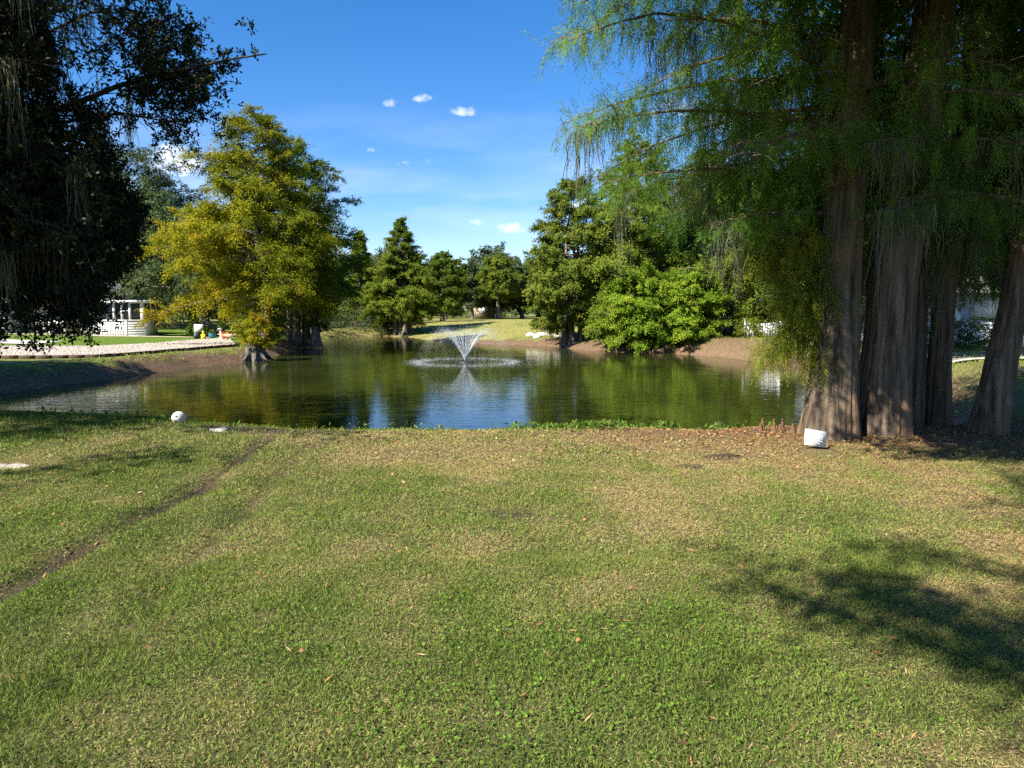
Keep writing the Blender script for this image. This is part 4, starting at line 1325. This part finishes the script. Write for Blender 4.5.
ed = thing('landscape_edging', 'dark timber edging along the lower side of the gravel strip', 'edging', (*EDGE[3], gz(*EDGE[3])))
eb = MB()
for a, b in zip(EDGE[:-1], EDGE[1:]):
    a, b = np.array(a), np.array(b)
    n = max(2, int(np.linalg.norm(b - a) / .6))
    for k in range(n):
        c = a + (b - a) * (k + .5) / n
        eb.box((c[0], c[1], gz(*c) + .04), (np.linalg.norm(b - a) / n * .97, .11, .24), math.atan2(*(b - a)[::-1]))
eb.build('timbers', plain('old_timber', (.085, .06, .04), .9, .1, .4, 5), ed)

# garden pieces by the path
gzz = lambda x, y: gz(x, y)
M['yellow'] = plain('yellow_paint', (.72, .55, .03), .5, .3, .15, 6)
M['teal'] = plain('teal_glaze', (.03, .17, .20), .3, .5, .3, 6)
M['orange'] = plain('orange_paint', (.68, .22, .03), .5, .3, .2, 6)
M['tan_wood'] = plain('tan_wood', (.52, .36, .23), .7, .2, .25, 6)
M['dark_metal'] = plain('dark_metal', (.03, .03, .032), .5, .4, .2, 6)
x, y = -25.0, 56.6
z = gzz(x, y)
sg_ = thing('sign_board', 'white board on a post beside the pale leaning trunk', 'sign', (x, y, z))
MB().box((x - .18, y, z + .55), (.10, .10, 1.1)).build('post', M['white_paint'], sg_)
MB().box((x + .12, y - .08, z + .78), (.70, .05, .62)).build('board', M['siding'], sg_)
x, y = -24.55, 55.4
z = gzz(x, y)
dk = thing('watering_can', 'small dark rounded garden pot below the white board', 'garden pot', (x, y, z))
MB().lathe((x, y, z), [(.0, 0), (.2, 0), (.27, .15), (.27, .32), (.18, .42), (.16, .44), (.13, .42), (0, .2)], 16).build('pot', M['dark_metal'], dk, True)
dk.name = 'garden_pot'
x, y = -24.0, 55.3
z = gzz(x, y)
ye = thing('garden_ornament', 'small yellow garden figure right of the white board', 'garden ornament', (x, y, z))
MB().lathe((x, y, z), [(0, 0), (.17, .0), (.16, .12), (.12, .3), (.09, .4), (.06, .44)], 14).build('body', M['yellow'], ye, True)
MB().lathe((x, y, z + .42), [(.03, 0), (.09, .05), (.10, .12), (.06, .19), (0, .22)], 14).build('head', M['yellow'], ye, True)
MB().box((x - .13, y - .05, z + .25), (.06, .07, .22), 0, .3).box((x + .13, y - .05, z + .25), (.06, .07, .22), 0, -.3).build('arms', M['yellow'], ye)
x, y = -23.35, 55.4
z = gzz(x, y)
te = thing('garden_pot', 'teal glazed pot with leaves between the yellow figure and the white pedestal', 'garden pot', (x, y, z))
MB().lathe((x, y, z), [(0, 0), (.16, 0), (.26, .16), (.28, .34), (.24, .42), (.27, .46), (.22, .46), (0, .4)], 18).build('pot', M['teal'], te, True)
rng = np.random.default_rng(9)
n = 160
d = nrm(rng.normal(0, 1, (n, 3)) + np.array([0, 0, .8]))
c = np.array([x, y, z + .45]) + d * rng.uniform(.05, .28, (n, 1))
v, q = leaves(c, d, rng.normal(0, 1, (n, 3)), np.full(n, .16), np.full(n, .06))
MB().add(v, q, rnd=rng.random(n)).build('leaves', M['leaf_green'], te)
x, y = -22.75, 55.6
z = gzz(x, y)
wp = thing('pedestal', 'white garden pedestal behind the orange flower tub', 'pedestal', (x, y, z))
MB().box((x, y, z + .04), (.34, .34, .08)).box((x, y, z + .78), (.34, .34, .06)).build('base', M['white_paint'], wp)
MB().lathe((x, y, z + .07), [(.14, 0), (.10, .08), (.09, .6), (.13, .69)], 14).build('shaft', M['white_paint'], wp, True)
pl = thing('potted_plant', 'dark green potted plant standing on the white pedestal', 'potted plant', (x, y, z + .81))
MB().lathe((x, y, z + .81), [(0, 0), (.10, 0), (.14, .18), (.15, .2), (.11, .2), (0, .16)], 14).build('pot', M['teal'], pl, True)
n = 260
d = nrm(rng.normal(0, 1, (n, 3)) + np.array([0, 0, .6]))
c = np.array([x + .1, y, z + 1.05]) + d * rng.uniform(.05, .36, (n, 1))
v, q = leaves(c, d, rng.normal(0, 1, (n, 3)), np.full(n, .17), np.full(n, .07))
MB().add(v, q, rnd=rng.random(n) * .4).build('leaves', M['leaf_green'], pl)
x, y = -22.2, 55.0
z = gzz(x, y)
og = thing('flower_tub', 'orange flower tub beside the white pedestal', 'flower tub', (x, y, z))
MB().lathe((x, y, z), [(0, 0), (.2, 0), (.28, .3), (.31, .34), (.26, .34), (0, .28)], 18).build('tub', M['orange'], og, True)
n = 220
d = nrm(rng.normal(0, 1, (n, 3)) + np.array([0, 0, 1]))
c = np.array([x, y, z + .36]) + d * rng.uniform(.05, .25, (n, 1)) * np.array([1.4, 1.4, .8])
v, q = leaves(c, d, rng.normal(0, 1, (n, 3)), np.full(n, .12), np.full(n, .09))
MB().add(v, q).build('flowers', M['orange'], og)
x, y = -21.3, 54.4
z = gzz(x, y)
wbw = thing('wheelbarrow', 'low tan wooden garden barrow at the end of the gravel', 'wheelbarrow', (x, y, z))
bv = [(-.5, -.25, .2), (.45, -.25, .2), (.45, .25, .2), (-.5, .25, .2), (-.62, -.34, .46), (.6, -.34, .46), (.6, .34, .46), (-.62, .34, .46)]
MB().add(np.array(bv) + (x, y, z), [(0, 3, 2, 1), (0, 1, 5, 4), (1, 2, 6, 5), (2, 3, 7, 6), (3, 0, 4, 7), (4, 5, 6, 7)]).build('tray', M['tan_wood'], wbw)
whl = MB()
th = np.linspace(0, 2 * math.pi, 19)
whl.tube(np.stack([x + .72 + .17 * np.cos(th), 0 * th + y, z + .18 + .17 * np.sin(th)], -1), .03, 6, False)
for a in (0, 1.05, 2.1):
    whl.tube([(x + .72 - .16 * math.cos(a), y, z + .18 - .16 * math.sin(a)), (x + .72 + .16 * math.cos(a), y, z + .18 + .16 * math.sin(a))], .012, 5)
whl.build('wheel', M['dark_metal'], wbw)
hb2 = MB()
for s in (-1, 1):
    hb2.tube([(x + .7, y + s * .06, z + .18), (x + .3, y + s * .22, z + .2), (x - .6, y + s * .28, z + .3), (x - 1.1, y + s * .28, z + .46)], .025, 6)
    hb2.tube([(x - .4, y + s * .26, z + .24), (x - .45, y + s * .26, z)], .022, 6)
hb2.build('handles', M['tan_wood'], wbw)

# ------------------------------------------------------------------ right bank: picket panel, dark car, house, road
picket_fence('white scalloped picket panel on the red brown bank, right of the dark car', (16.55, 50.6), (18.9, 50.0), gz(17.3, 50.4), 1.15, 14, 1.3, solid=True, scallop=.16)


def parked_car(label, x, y, rz, colm, name='parked_car', L=4.4, H=1.6):
    z = gz(x, y)
    root = thing(name, label, 'car', (0, 0, 0))
    ORIGIN[root.name] = (0, 0, 0)
    prof = [(-.5, .32), (-.5, .52), (-.47, .62), (-.40, .66), (-.33, .95), (-.08, 1.0), (.12, .98), (.26, .68), (.42, .60), (.49, .50), (.5, .32)]
    body = MB()
    n = len(prof)
    vs_ = []
    for (yy, k) in ((-.86, .0), (-.90, 1), (.90, 1), (.86, 0)):
        for (px_, pz_) in prof:
            inset = .12 if pz_ > .7 else 0
            vs_.append((px_ * L * (1 if k else .985), math.copysign(abs(yy) - inset - (0 if k else 0), yy) * (1 if k else .9), pz_ * H))
    i = np.arange(3)[:, None] * n
    j = np.arange(n)[None]
    kx = (j + 1) % n
    body.add(vs_, np.stack([i + j, i + kx, i + n + kx, i + n + j], -1).reshape(-1, 4))
    c = np.mean(vs_[:n], axis=0)
    body.add(vs_[:n] + [tuple(c)], None, [(a, n, (a + 1) % n) for a in range(n)])
    c2 = np.mean(vs_[3 * n:], axis=0)
    body.add(vs_[3 * n:] + [tuple(c2)], None, [((a + 1) % n, n, a) for a in range(n)])
    body.build('body', colm, root)
    for s in (-1, 1):
        MB().box((-.08 * L, s * .80, .82 * H), (.36 * L, .02, .2 * H)).build('side_window', M['glass'], root)
        for fx in (-.31, .31):
            wh = MB()
            for ss in (-1, 1):
                pass
            wv = [(0, 0), (.32, 0), (.33, .03), (.33, .17), (.32, .2), (0, .2)]
            th2 = np.arange(20) / 20 * 2 * math.pi
            vv2 = np.concatenate([np.stack([fx * L + r * np.cos(th2), np.full(20, s * (.72 + t)), .33 + r * np.sin(th2)], -1) for r, t in wv])
            ii2 = np.arange(5)[:, None] * 20
            jj2 = np.arange(20)[None]
            kk2 = (jj2 + 1) % 20
            wh.add(vv2, np.stack([ii2 + jj2, ii2 + kk2, ii2 + 20 + kk2, ii2 + 20 + jj2], -1).reshape(-1, 4))
            wh.build('wheel', M['dark_metal'], root)
        MB().box((.485 * L, s * .6, .53 * H), (.06, .34, .14)).build('headlight', M['white_paint'], root)
    MB().box((.25 * L, 0, .80 * H), (.03, 1.3, .34 * H), 0, 0).build('windscreen', M['glass'], root)
    root.location = (x, y, z)
    root.rotation_euler = (0, 0, rz)
    return root


M['car_dark'] = plain('car_dark', (.018, .019, .022), .25, .5, .1, 2)
M['car_white'] = plain('car_white', (.72, .72, .72), .3, .5, .05, 2)
parked_car('dark parked car in the shade behind the red brown bank', 17.0, 57.5, R(-75), M['car_dark'], H=1.75)
parked_car('white parked car glimpsed through the far bank trees left of the dark car', 14.8, 63, R(-20), M['car_white'])

M['siding_grey'] = plain('grey_siding', (.42, .46, .50), .6, .3, .1, 2)
hx, hy = 27.0, 39.2
hz = gz(26, 38)
h2 = thing('house', 'pale grey house with white roof edge seen between the grove trunks', 'house', (hx, hy, hz))
wb2 = MB()
slat_wall(wb2, 18.0, 37.0, 38.6, hz + .65, hz + 3.0)
wb2.box((27.5, 41.8, hz + 1.5), (18.9, 6.2, 3.0))
wb2.build('wall', M['siding_grey'], h2)
sk = MB()
sk.box((27.5, 38.55, hz + .3), (19.1, .12, .72))
sk.build('skirting', M['white_paint'], h2)
rb2 = MB()
rv = np.array([(17.3, 37.6, hz + 3.0), (37.8, 37.6, hz + 3.0), (37.8, 45.6, hz + 3.0), (17.3, 45.6, hz + 3.0), (17.3, 41.6, hz + 4.3), (37.8, 41.6, hz + 4.3)])
rb2.add(rv, [(0, 1, 5, 4), (2, 3, 4, 5), (0, 3, 2, 1)], [(1, 2, 5), (3, 0, 4)])
rb2.build('roof', M['roof'], h2)
MB().box((27.5, 37.56, hz + 2.93), (20.6, .06, .3)).build('fascia', M['white_paint'], h2)
for x in (19.6, 22.0, 25.6, 28.4, 31.2, 34.2):
    fo = MB().box((x, 38.52, hz + 2.0), (1.7, .07, 1.15)).build('window', M['white_paint'], h2)
    MB().box((x - .4, 38.475, hz + 2.0), (.7, .02, .98)).box((x + .4, 38.475, hz + 2.0), (.7, .02, .98)).build('pane', M['glass'], fo)
do = MB().box((23.75, 38.5, hz + 1.35), (.95, .08, 2.05)).build('door', M['white_paint'], h2)
MB().lathe((24.1, 38.42, hz + 1.3), [(0, 0), (.03, .01), (.03, .05), (0, .06)], 8).build('handle', M['dark_metal'], do)
MB().box((23.75, 38.0, hz + .14), (1.3, .9, .28)).build('step', M['concrete'], h2)

v, q = drape([(16.5, 27.9), (24, 29.0), (60, 32)], [(16.5, 32.6), (24, 33.4), (60, 37)], 60, 8, .03)
M['road'] = plain('road_asphalt', (.20, .195, .185), .9, .15, .2, 14, .2)
structure(MB().add(v, q).build('road', M['road']))
v, q = drape([(16.5, 27.3), (24, 28.4), (60, 31.4)], [(16.5, 27.88), (24, 28.98), (60, 31.98)], 60, 3, .10)
structure(MB().add(v, q).build('kerb', M['concrete']))

# tan house far beyond the mound
hz = gz(-4.5, 139)
h3 = thing('house', 'small tan house glimpsed through the dark oaks beyond the mound', 'house', (-4.5, 139, hz))
MB().box((-5.6, 139, hz + 1.4), (4.6, 6, 2.8)).build('wall', M['beige'], h3)
rv = np.array([(-8.2, 135.5, hz + 2.8), (-3.0, 135.5, hz + 2.8), (-3.0, 142.5, hz + 2.8), (-8.2, 142.5, hz + 2.8), (-8.2, 139, hz + 4.6), (-3.0, 139, hz + 4.6)])
MB().add(rv, [(0, 1, 5, 4), (2, 3, 4, 5), (0, 3, 2, 1)], [(1, 2, 5), (3, 0, 4)]).build('roof', M['roof'], h3)
fo = MB().box((-5.5, 135.95, hz + 1.5), (1.6, .06, 1.2)).build('window', M['white_paint'], h3)
MB().box((-5.5, 135.91, hz + 1.5), (1.4, .02, 1.0)).build('pane', M['glass'], fo)

# ------------------------------------------------------------------ fountain
fo_m = NB('spray_water')
dd_ = fo_m.new('ShaderNodeBsdfDiffuse')
dd_.inputs[0].default_value = (.82, .86, .9, 1)
tt_ = fo_m.new('ShaderNodeBsdfTranslucent')
tt_.inputs[0].default_value = (.82, .86, .9, 1)
ms_ = fo_m.new('ShaderNodeMixShader')
ms_.inputs[0].default_value = .45
fo_m.l.new(dd_.outputs[0], ms_.inputs[1])
fo_m.l.new(tt_.outputs[0], ms_.inputs[2])
fo_m.l.new(ms_.outputs[0], fo_m.out.inputs[0])
M['spray'] = fo_m.m
ft = thing('fountain', 'floating fountain throwing a funnel of white spray in the middle of the pond', 'fountain', (FX, FY, WATER_Z))
MB().lathe((FX, FY, WATER_Z), [(0, .10), (.06, .10), (.08, .05), (.34, .04), (.4, 0), (.36, -.08), (0, -.1)], 24).build('float', M['dark_metal'], ft, True)
rng = np.random.default_rng(55)
tz_v = np.array([(0, 0, 1), (.94, 0, -.33), (-.47, .82, -.33), (-.47, -.82, -.33)], float)
tz_t = np.array([(0, 1, 2), (0, 2, 3), (0, 3, 1), (1, 3, 2)])


def droplets(mb, P, size):
    n = len(P)
    v = (P[:, None] + tz_v[None] * size[:, None, None]).reshape(-1, 3)
    mb.add(v, None, (np.arange(n)[:, None, None] * 4 + tz_t[None]).reshape(-1, 3))


jb = MB()
for k in range(36):
    a = k / 36 * 2 * math.pi + rng.normal(0, .02)
    reach, apex = rng.uniform(2.6, 3.05), rng.uniform(1.6, 1.85)
    s = np.linspace(0, .46, 9)
    r = reach * s
    zz = WATER_Z + .08 + 4 * apex * s * (1 - s)
    jb.tube(np.stack([FX + r * math.cos(a), FY + r * math.sin(a), zz], -1), np.linspace(.008, .0015, 9), 5, False)
    nd = 950
    s = rng.beta(1.35, 1.0, nd)
    r = reach * s * (1 + rng.normal(0, .035, nd) * s)
    aa = a + rng.normal(0, .075, nd) * (.25 + s)
    zz = WATER_Z + .08 + 4 * apex * s * (1 - s) * (1 + rng.normal(0, .09, nd))
    droplets(jb, np.stack([FX + r * np.cos(aa), FY + r * np.sin(aa), np.maximum(zz, WATER_Z + .01)], -1), rng.uniform(.003, .0105, nd) * (1.2 - .7 * s))
jb.build('water_jets', M['spray'], ft)
sr = MB()
nd = 7000
a = rng.uniform(0, 2 * math.pi, nd)
r = 2.88 + rng.normal(0, .30, nd)
droplets(sr, np.stack([FX + r * np.cos(a), FY + r * np.sin(a), WATER_Z + np.abs(rng.normal(0, .085, nd))], -1), rng.uniform(.003, .0095, nd))
nf = 700
a = rng.uniform(0, 2 * math.pi, nf)
r = 2.92 + rng.normal(0, .24, nf)
P = np.stack([FX + r * np.cos(a), FY + r * np.sin(a), np.full(nf, WATER_Z + .012) + rng.uniform(0, .008, nf)], -1)
v, q = leaves(P, np.stack([-np.sin(a), np.cos(a), 0 * a], -1), np.tile([0, 0, 1.0], (nf, 1)), rng.uniform(.05, .2, nf), rng.uniform(.012, .04, nf))
sr.add(v, q)
sr.build('splash_ring', M['spray'], ft)

# ------------------------------------------------------------------ lawn: blades, clover, litter
rng = np.random.default_rng(900)


def scatter(n, ylo, yhi, xk=.80, xm=2.5):
    y = np.sqrt(rng.uniform(ylo ** 2, yhi ** 2, n))
    x = rng.uniform(-1, 1, n) * (xk * y + xm)
    return x, y


SIGN = gp(811, 447, .04)[:2]
gr = MB()
for (n, ylo, yhi, lmin, lmax, wmin, wmax) in [(580000, 1.7, 4.6, .015, .038, .0024, .0046), (400000, 4.6, 7.4, .018, .046, .0032, .006), (330000, 7.4, 12.4, .024, .062, .005, .0095)]:
    x, y = scatter(n, ylo, yhi)
    bm = rutmask(x, y)
    for (c, r) in BARE:
        bm = np.maximum(bm, .95 * np.exp(-(((x - c[0]) / (r * 1.5)) ** 2 + ((y - c[1]) / r) ** 2) ** 1.5 * (.3 + 1.8 * vnoise(x, y, 7, 61))))
    for (c, r) in SAND:
        bm = np.maximum(bm, 1.3 * np.exp(-(((x - c[0]) / r) ** 2 + ((y - c[1]) / (r * .75)) ** 2) ** 1.2))
    gv = np.maximum(np.exp(-(((x - 6.3) / 3.4) ** 2 + ((y - 9.8) / 2.1) ** 2) ** 1.5), .9 * np.exp(-(((x - 3.7) / 2.3) ** 2 + ((y - 9.15) / .45) ** 2) ** 1.5))
    dens = np.clip(.30 + 1.1 * fbm(x, y, 3.2, 70, 3), 0, 1)
    keep = rng.random(n) < dens * (1 - .80 * np.clip(bm * 1.5 * (.35 + 1.1 * vnoise(x, y, 9, 62)), 0, 1)) * (1 - .85 * np.clip(gv * 1.3, 0, 1))
    sd2 = sdist(x, y)
    keep &= (sd2 > .3) & ~((np.abs(x - SIGN[0]) < .2) & (y > SIGN[1] - .42) & (y < SIGN[1] + .1))
    x, y = x[keep], y[keep]
    n = len(x)
    z = ground(x, y)
    dr_ = dryness(x, y)
    L = rng.uniform(lmin, lmax, n) * (1 + .5 * (fbm(x, y, 2.2, 81, 2) - .5))
    ridge = np.exp(-(polydist(x, y, RUT_W[2]) / .13) ** 2)
    L = L * (1 + .9 * ridge)
    isdry = rng.random(n) < np.clip(dr_ - .75 * ridge, .05, .93)
    L = np.where(isdry, L * .72, L)
    tilt = np.where(isdry, rng.uniform(.9, 1.5, n), rng.uniform(.25, 1.25, n))
    az = rng.uniform(0, 2 * math.pi, n)
    d = np.stack([np.cos(az) * np.sin(tilt), np.sin(az) * np.sin(tilt), np.cos(tilt)], -1)
    c = np.stack([x, y, z], -1) + d * L[:, None] * .5 + np.array([0, 0, .004])
    v, q = leaves(c, d, rng.normal(0, 1, (n, 3)) + np.array([0, 0, .7]), L, rng.uniform(wmin, wmax, n))
    shade = rng.normal(0, .10, n)
    col_ = np.where(isdry, .70 + 1.3 * shade + .10 * (dr_ - .4) + .10 * sstep(.5, 4, x), .26 + shade + .16 * (dr_ - .4) + .10 * (fbm(x, y, .9, 91, 2) - .5))
    col_ = col_ + np.where(isdry, .26, .05) * np.clip(gv[keep] * 1.4, 0, 1)
    gr.add(v, q, rnd=np.clip(col_, 0, 1))
tag(gr.build('lawn_grass', M['grass_blade']), 'short patchy green and straw coloured lawn grass', 'grass', kind='stuff')

# bank grass on the far sides
bg = MB()
n = 110000
xs = np.concatenate([rng.uniform(-30, -15, n // 2), rng.uniform(-14, 17, n // 4), rng.uniform(12, 24, n // 4)])
ys = np.concatenate([rng.uniform(26, 52, n // 2), rng.uniform(58, 92, n // 4), rng.uniform(18, 58, n // 4)])
s_ = sdist(xs, ys)
kp = (s_ > .5) & ((xs > -15.9) | (s_ < 1.9)) & (rng.random(n) < np.clip(fbm(xs, ys, .8, 120, 3) * 1.9 - .45, 0, 1))
xs, ys = xs[kp], ys[kp]
n = len(xs)
zs = ground(xs, ys)
tilt, az = rng.uniform(.1, 1.0, n), rng.uniform(0, 6.28, n)
d = np.stack([np.cos(az) * np.sin(tilt), np.sin(az) * np.sin(tilt), np.cos(tilt)], -1)
L = rng.uniform(.08, .24, n)
v, q = leaves(np.stack([xs, ys, zs], -1) + d * L[:, None] * .45, d, rng.normal(0, 1, (n, 3)), L, rng.uniform(.015, .04, n))
bg.add(v, q, rnd=np.clip(rng.normal(.42, .16, n), 0, 1))
tag(bg.build('bank_grass', M['grass_blade']), 'rough grass tufts on the far pond banks', 'grass', kind='stuff')

cv = MB()
n = 84000
x, y = scatter(n, 1.8, 6.2)
k = fbm(x, y, 1.5, 130, 3) + .28 * np.exp(-(((x - .1) / 1.5) ** 2 + ((y - 2.7) / .9) ** 2)) - .10 * sstep(1.2, 3, x)
kp = (rng.random(n) < np.clip((k - .50) * 4, 0, 1)) & (rutmask(x, y) < .35)
x, y = x[kp], y[kp]
n = len(x)
z = ground(x, y)
c = np.stack([x, y, z + rng.uniform(.012, .04, n)], -1)
nor = nrm(rng.normal(0, .35, (n, 3)) + np.array([0, 0, 1]))
ax = np.cross(nor, rng.normal(0, 1, (n, 3)))
s_ = rng.uniform(.008, .019, n)
v, q = leaves(c, ax, nor, s_, s_ * .95)
cv.add(v, q, rnd=rng.random(n))
tag(cv.build('clover', M['clover']), 'bright low clover leaves among the near lawn grass', 'clover', kind='stuff')

lt = MB()
n1, n2 = 2600, 5200
x1, y1 = scatter(n1, 1.9, 10)
x2, y2 = rng.normal(3.8, 1.8, n2), rng.normal(8.85, .6, n2)
x, y = np.r_[x1, x2], np.r_[y1, y2]
kp = (y > 1.8) & (sdist(x, y) > .4)
x, y = x[kp], y[kp]
n = len(x)
big = rng.random(n) < np.where(np.arange(n) < 2200, .12, .35)
z = ground(x, y)
c = np.stack([x, y, z + rng.uniform(.02, .035, n)], -1)
nor = nrm(rng.normal(0, .35, (n, 3)) + np.array([0, 0, 1]))
ax = np.cross(nor, rng.normal(0, 1, (n, 3)))
v, q = leaves(c, ax, nor, np.where(big, rng.uniform(.03, .055, n), rng.uniform(.03, .07, n)), np.where(big, rng.uniform(.018, .03, n), rng.uniform(.004, .009, n)))
lt.add(v, q, rnd=rng.random(n))
tag(lt.build('leaf_litter', M['litter']), 'scattered fallen brown and orange leaves on the lawn', 'leaf litter', kind='stuff')

# weeds along the crest of the near bank
wd = MB()
n = 8000
x = np.concatenate([rng.normal(1.4, .75, n // 2), rng.uniform(-7.5, 3.8, n // 2)])
y = 9.5 + rng.uniform(-.25, 1.7, n) + .02 * np.abs(x) ** 1.5
kp = rng.random(n) < np.clip((fbm(x, y, 2.2, 140, 2) - .38) * 5 * np.where(np.arange(n) < n // 2, 1, .22), 0, 1)
x, y = x[kp], y[kp]
n = len(x)
z = ground(x, y)
hh = rng.uniform(.03, .17, n)
d = nrm(rng.normal(0, .8, (n, 3)) + np.array([0, 0, .8]))
v, q = leaves(np.stack([x, y, z + hh * .7], -1), d, rng.normal(0, 1, (n, 3)), rng.uniform(.04, .11, n), rng.uniform(.015, .04, n))
wd.add(v, q, rnd=rng.random(n) * .8)
tag(wd.build('shore_weeds', M['weed']), 'leafy green weeds along the near edge of the pond', 'weeds', kind='stuff')

# dry stalks at the shore, one thing each
rng = np.random.default_rng(611)
for k, px in enumerate([767, 770, 776, 779, 786, 789, 792, 797]):
    x, y, _ = gp(px, 437, 0)
    y += rng.uniform(-.05, .35)
    z = gz(x, y)
    hgt = [.10, .16, .17, .12, .09, .15, .12, .08][k]
    root = thing('cypress_knee', 'little brown cypress knee at the shore left of the white sign', 'cypress knee', (x, y, z), 'cypress knees left of the white sign')
    kb = MB()
    trunk_tube(kb, [(x, y, z - .04), (x + .005, y, z + hgt * .35), (x - .006, y, z + hgt * .7), (x, y, z + hgt)], [.030, .020, .017, .006], .5, .03, 5, .15, 14, k)
    kb.tube([(x - .006, y, z + hgt * .86), (x, y, z + hgt * 1.02)], [.019, .004], 8)
    kb.build('knee', plain('knee_bark', (.17, .105, .06), .9, .1, .35, 30), root, True)

# ------------------------------------------------------------------ small things on the lawn
# white sign leaning at the trunk
sx_, sy2 = gp(811, 447, .04)[:2]
szz = gz(sx_, sy2)
sgn = thing('yard_sign', 'small white sign board leaning at the foot of the flared pale trunk', 'sign', (0, 0, 0))
bd = MB()
bd.box((0, 0, .10), (.255, .008, .18))
bd.build('board', plain('white_plastic', (.66, .66, .64), .4, .4, .05, 20), sgn)
ltm = plain('faded_ink', (.60, .60, .61), .6, .2, .1, 30)
rng = np.random.default_rng(3)
fl = MB()
for (zz, x0, x1) in ((.155, -.08, .07), (.125, -.095, .09), (.098, -.085, .085), (.070, -.06, .09), (.045, -.05, .05)):
    x = x0
    while x < x1:
        wl_ = rng.uniform(.008, .022)
        fl.box((x + wl_ / 2, -.0052, zz + rng.normal(0, .001)), (wl_, .002, .008))
        x += wl_ + rng.uniform(.004, .010)
fl.build('faded_marks', ltm, sgn)
stk = MB()
stk.tube([(.08, .012, .12), (.10, .03, -.06)], .004, 6).tube([(-.08, .012, .12), (-.08, .03, -.06)], .004, 6)
stk.build('stake', M['dark_metal'], sgn)
sgn.location = (sx_, sy2 - .10, szz + .02)
sgn.rotation_euler = (R(-14), R(9), R(6))

# white ball at the crest
bx_, by_, _ = gp(179, 422, 0)
bz_ = gz(bx_, by_)
ball = thing('ball', 'dirty white ball lying on the grass at the crest of the near bank', 'ball', (bx_, by_, bz_))
bm_ = MB()
th = np.linspace(0, math.pi, 17)
bm_.lathe((bx_, by_, bz_ + .088), [(max(.0005, .094 * math.sin(t)), -.088 * math.cos(t)) for t in th], 28)
bm_.build('shell', plain('ball_white', (.74, .73, .68), .5, .35, .22, 14), ball, True)
MB().lathe((bx_, by_, bz_ + .088), [(.0945, -.005), (.0965, 0), (.0945, .005)], 28).build('seam', M['siding'], ball, True)
# flat pale stone
px_, py_, _ = gp(219, 431, 0)
pz_ = gz(px_, py_)
stn = MB()
th = np.arange(11) / 11 * 2 * math.pi
rr = .135 * (1 + .22 * np.random.default_rng(4).normal(0, 1, 11))
top = np.stack([px_ + rr * np.cos(th), py_ + rr * np.sin(th) * .8, np.full(11, pz_ + .03)], -1)
bot = np.stack([px_ + 1.06 * rr * np.cos(th), py_ + 1.06 * rr * np.sin(th) * .8, np.full(11, pz_ - .03)], -1)
stn.add(np.concatenate([top, bot, [(px_, py_, pz_ + .036)]]), [(j, 11 + j, 11 + (j + 1) % 11, (j + 1) % 11) for j in range(11)], [(22, j, (j + 1) % 11) for j in range(11)])
tag(stn.build('flat_stone', plain('pale_stone', (.36, .335, .29), .85, .2, .2, 20, .3)), 'flat pale stone in the lawn right of the white ball', 'stone')

# pale rocks on the far bank
rng = np.random.default_rng(71)
rock_m = plain('pale_rock', (.56, .53, .48), .85, .15, .25, 4, .3)
for k in range(12):
    t = k / 11
    x, y = 1.6 + 3.0 * t + rng.normal(0, .12), 62.8 - 1.6 * t + rng.normal(0, .5)
    z = gz(x, y)
    r = rng.uniform(.18, .36)
    th1 = np.linspace(0, math.pi, 7)
    th2 = np.arange(9) / 9 * 2 * math.pi
    v = np.array([(math.sin(a) * math.cos(b) * 1.4, math.sin(a) * math.sin(b), math.cos(a) * .7) for a in th1 for b in th2])
    v *= r * (1 + .22 * (vnoise(v[:, 0] * 2 + k, v[:, 1] * 2 + v[:, 2], 1.5, k)[:, None] - .5) * 2)
    i = np.arange(6)[:, None] * 9
    j = np.arange(9)[None]
    kk = (j + 1) % 9
    rk = MB().add(v + (x, y, z + r * .2), np.stack([i + j, i + 9 + j, i + 9 + kk, i + kk], -1).reshape(-1, 4)).build('rock', rock_m)
    tag(rk, 'pale rock on the far bank at the right foot of the mound', 'rock', 'pale rocks on the far bank')
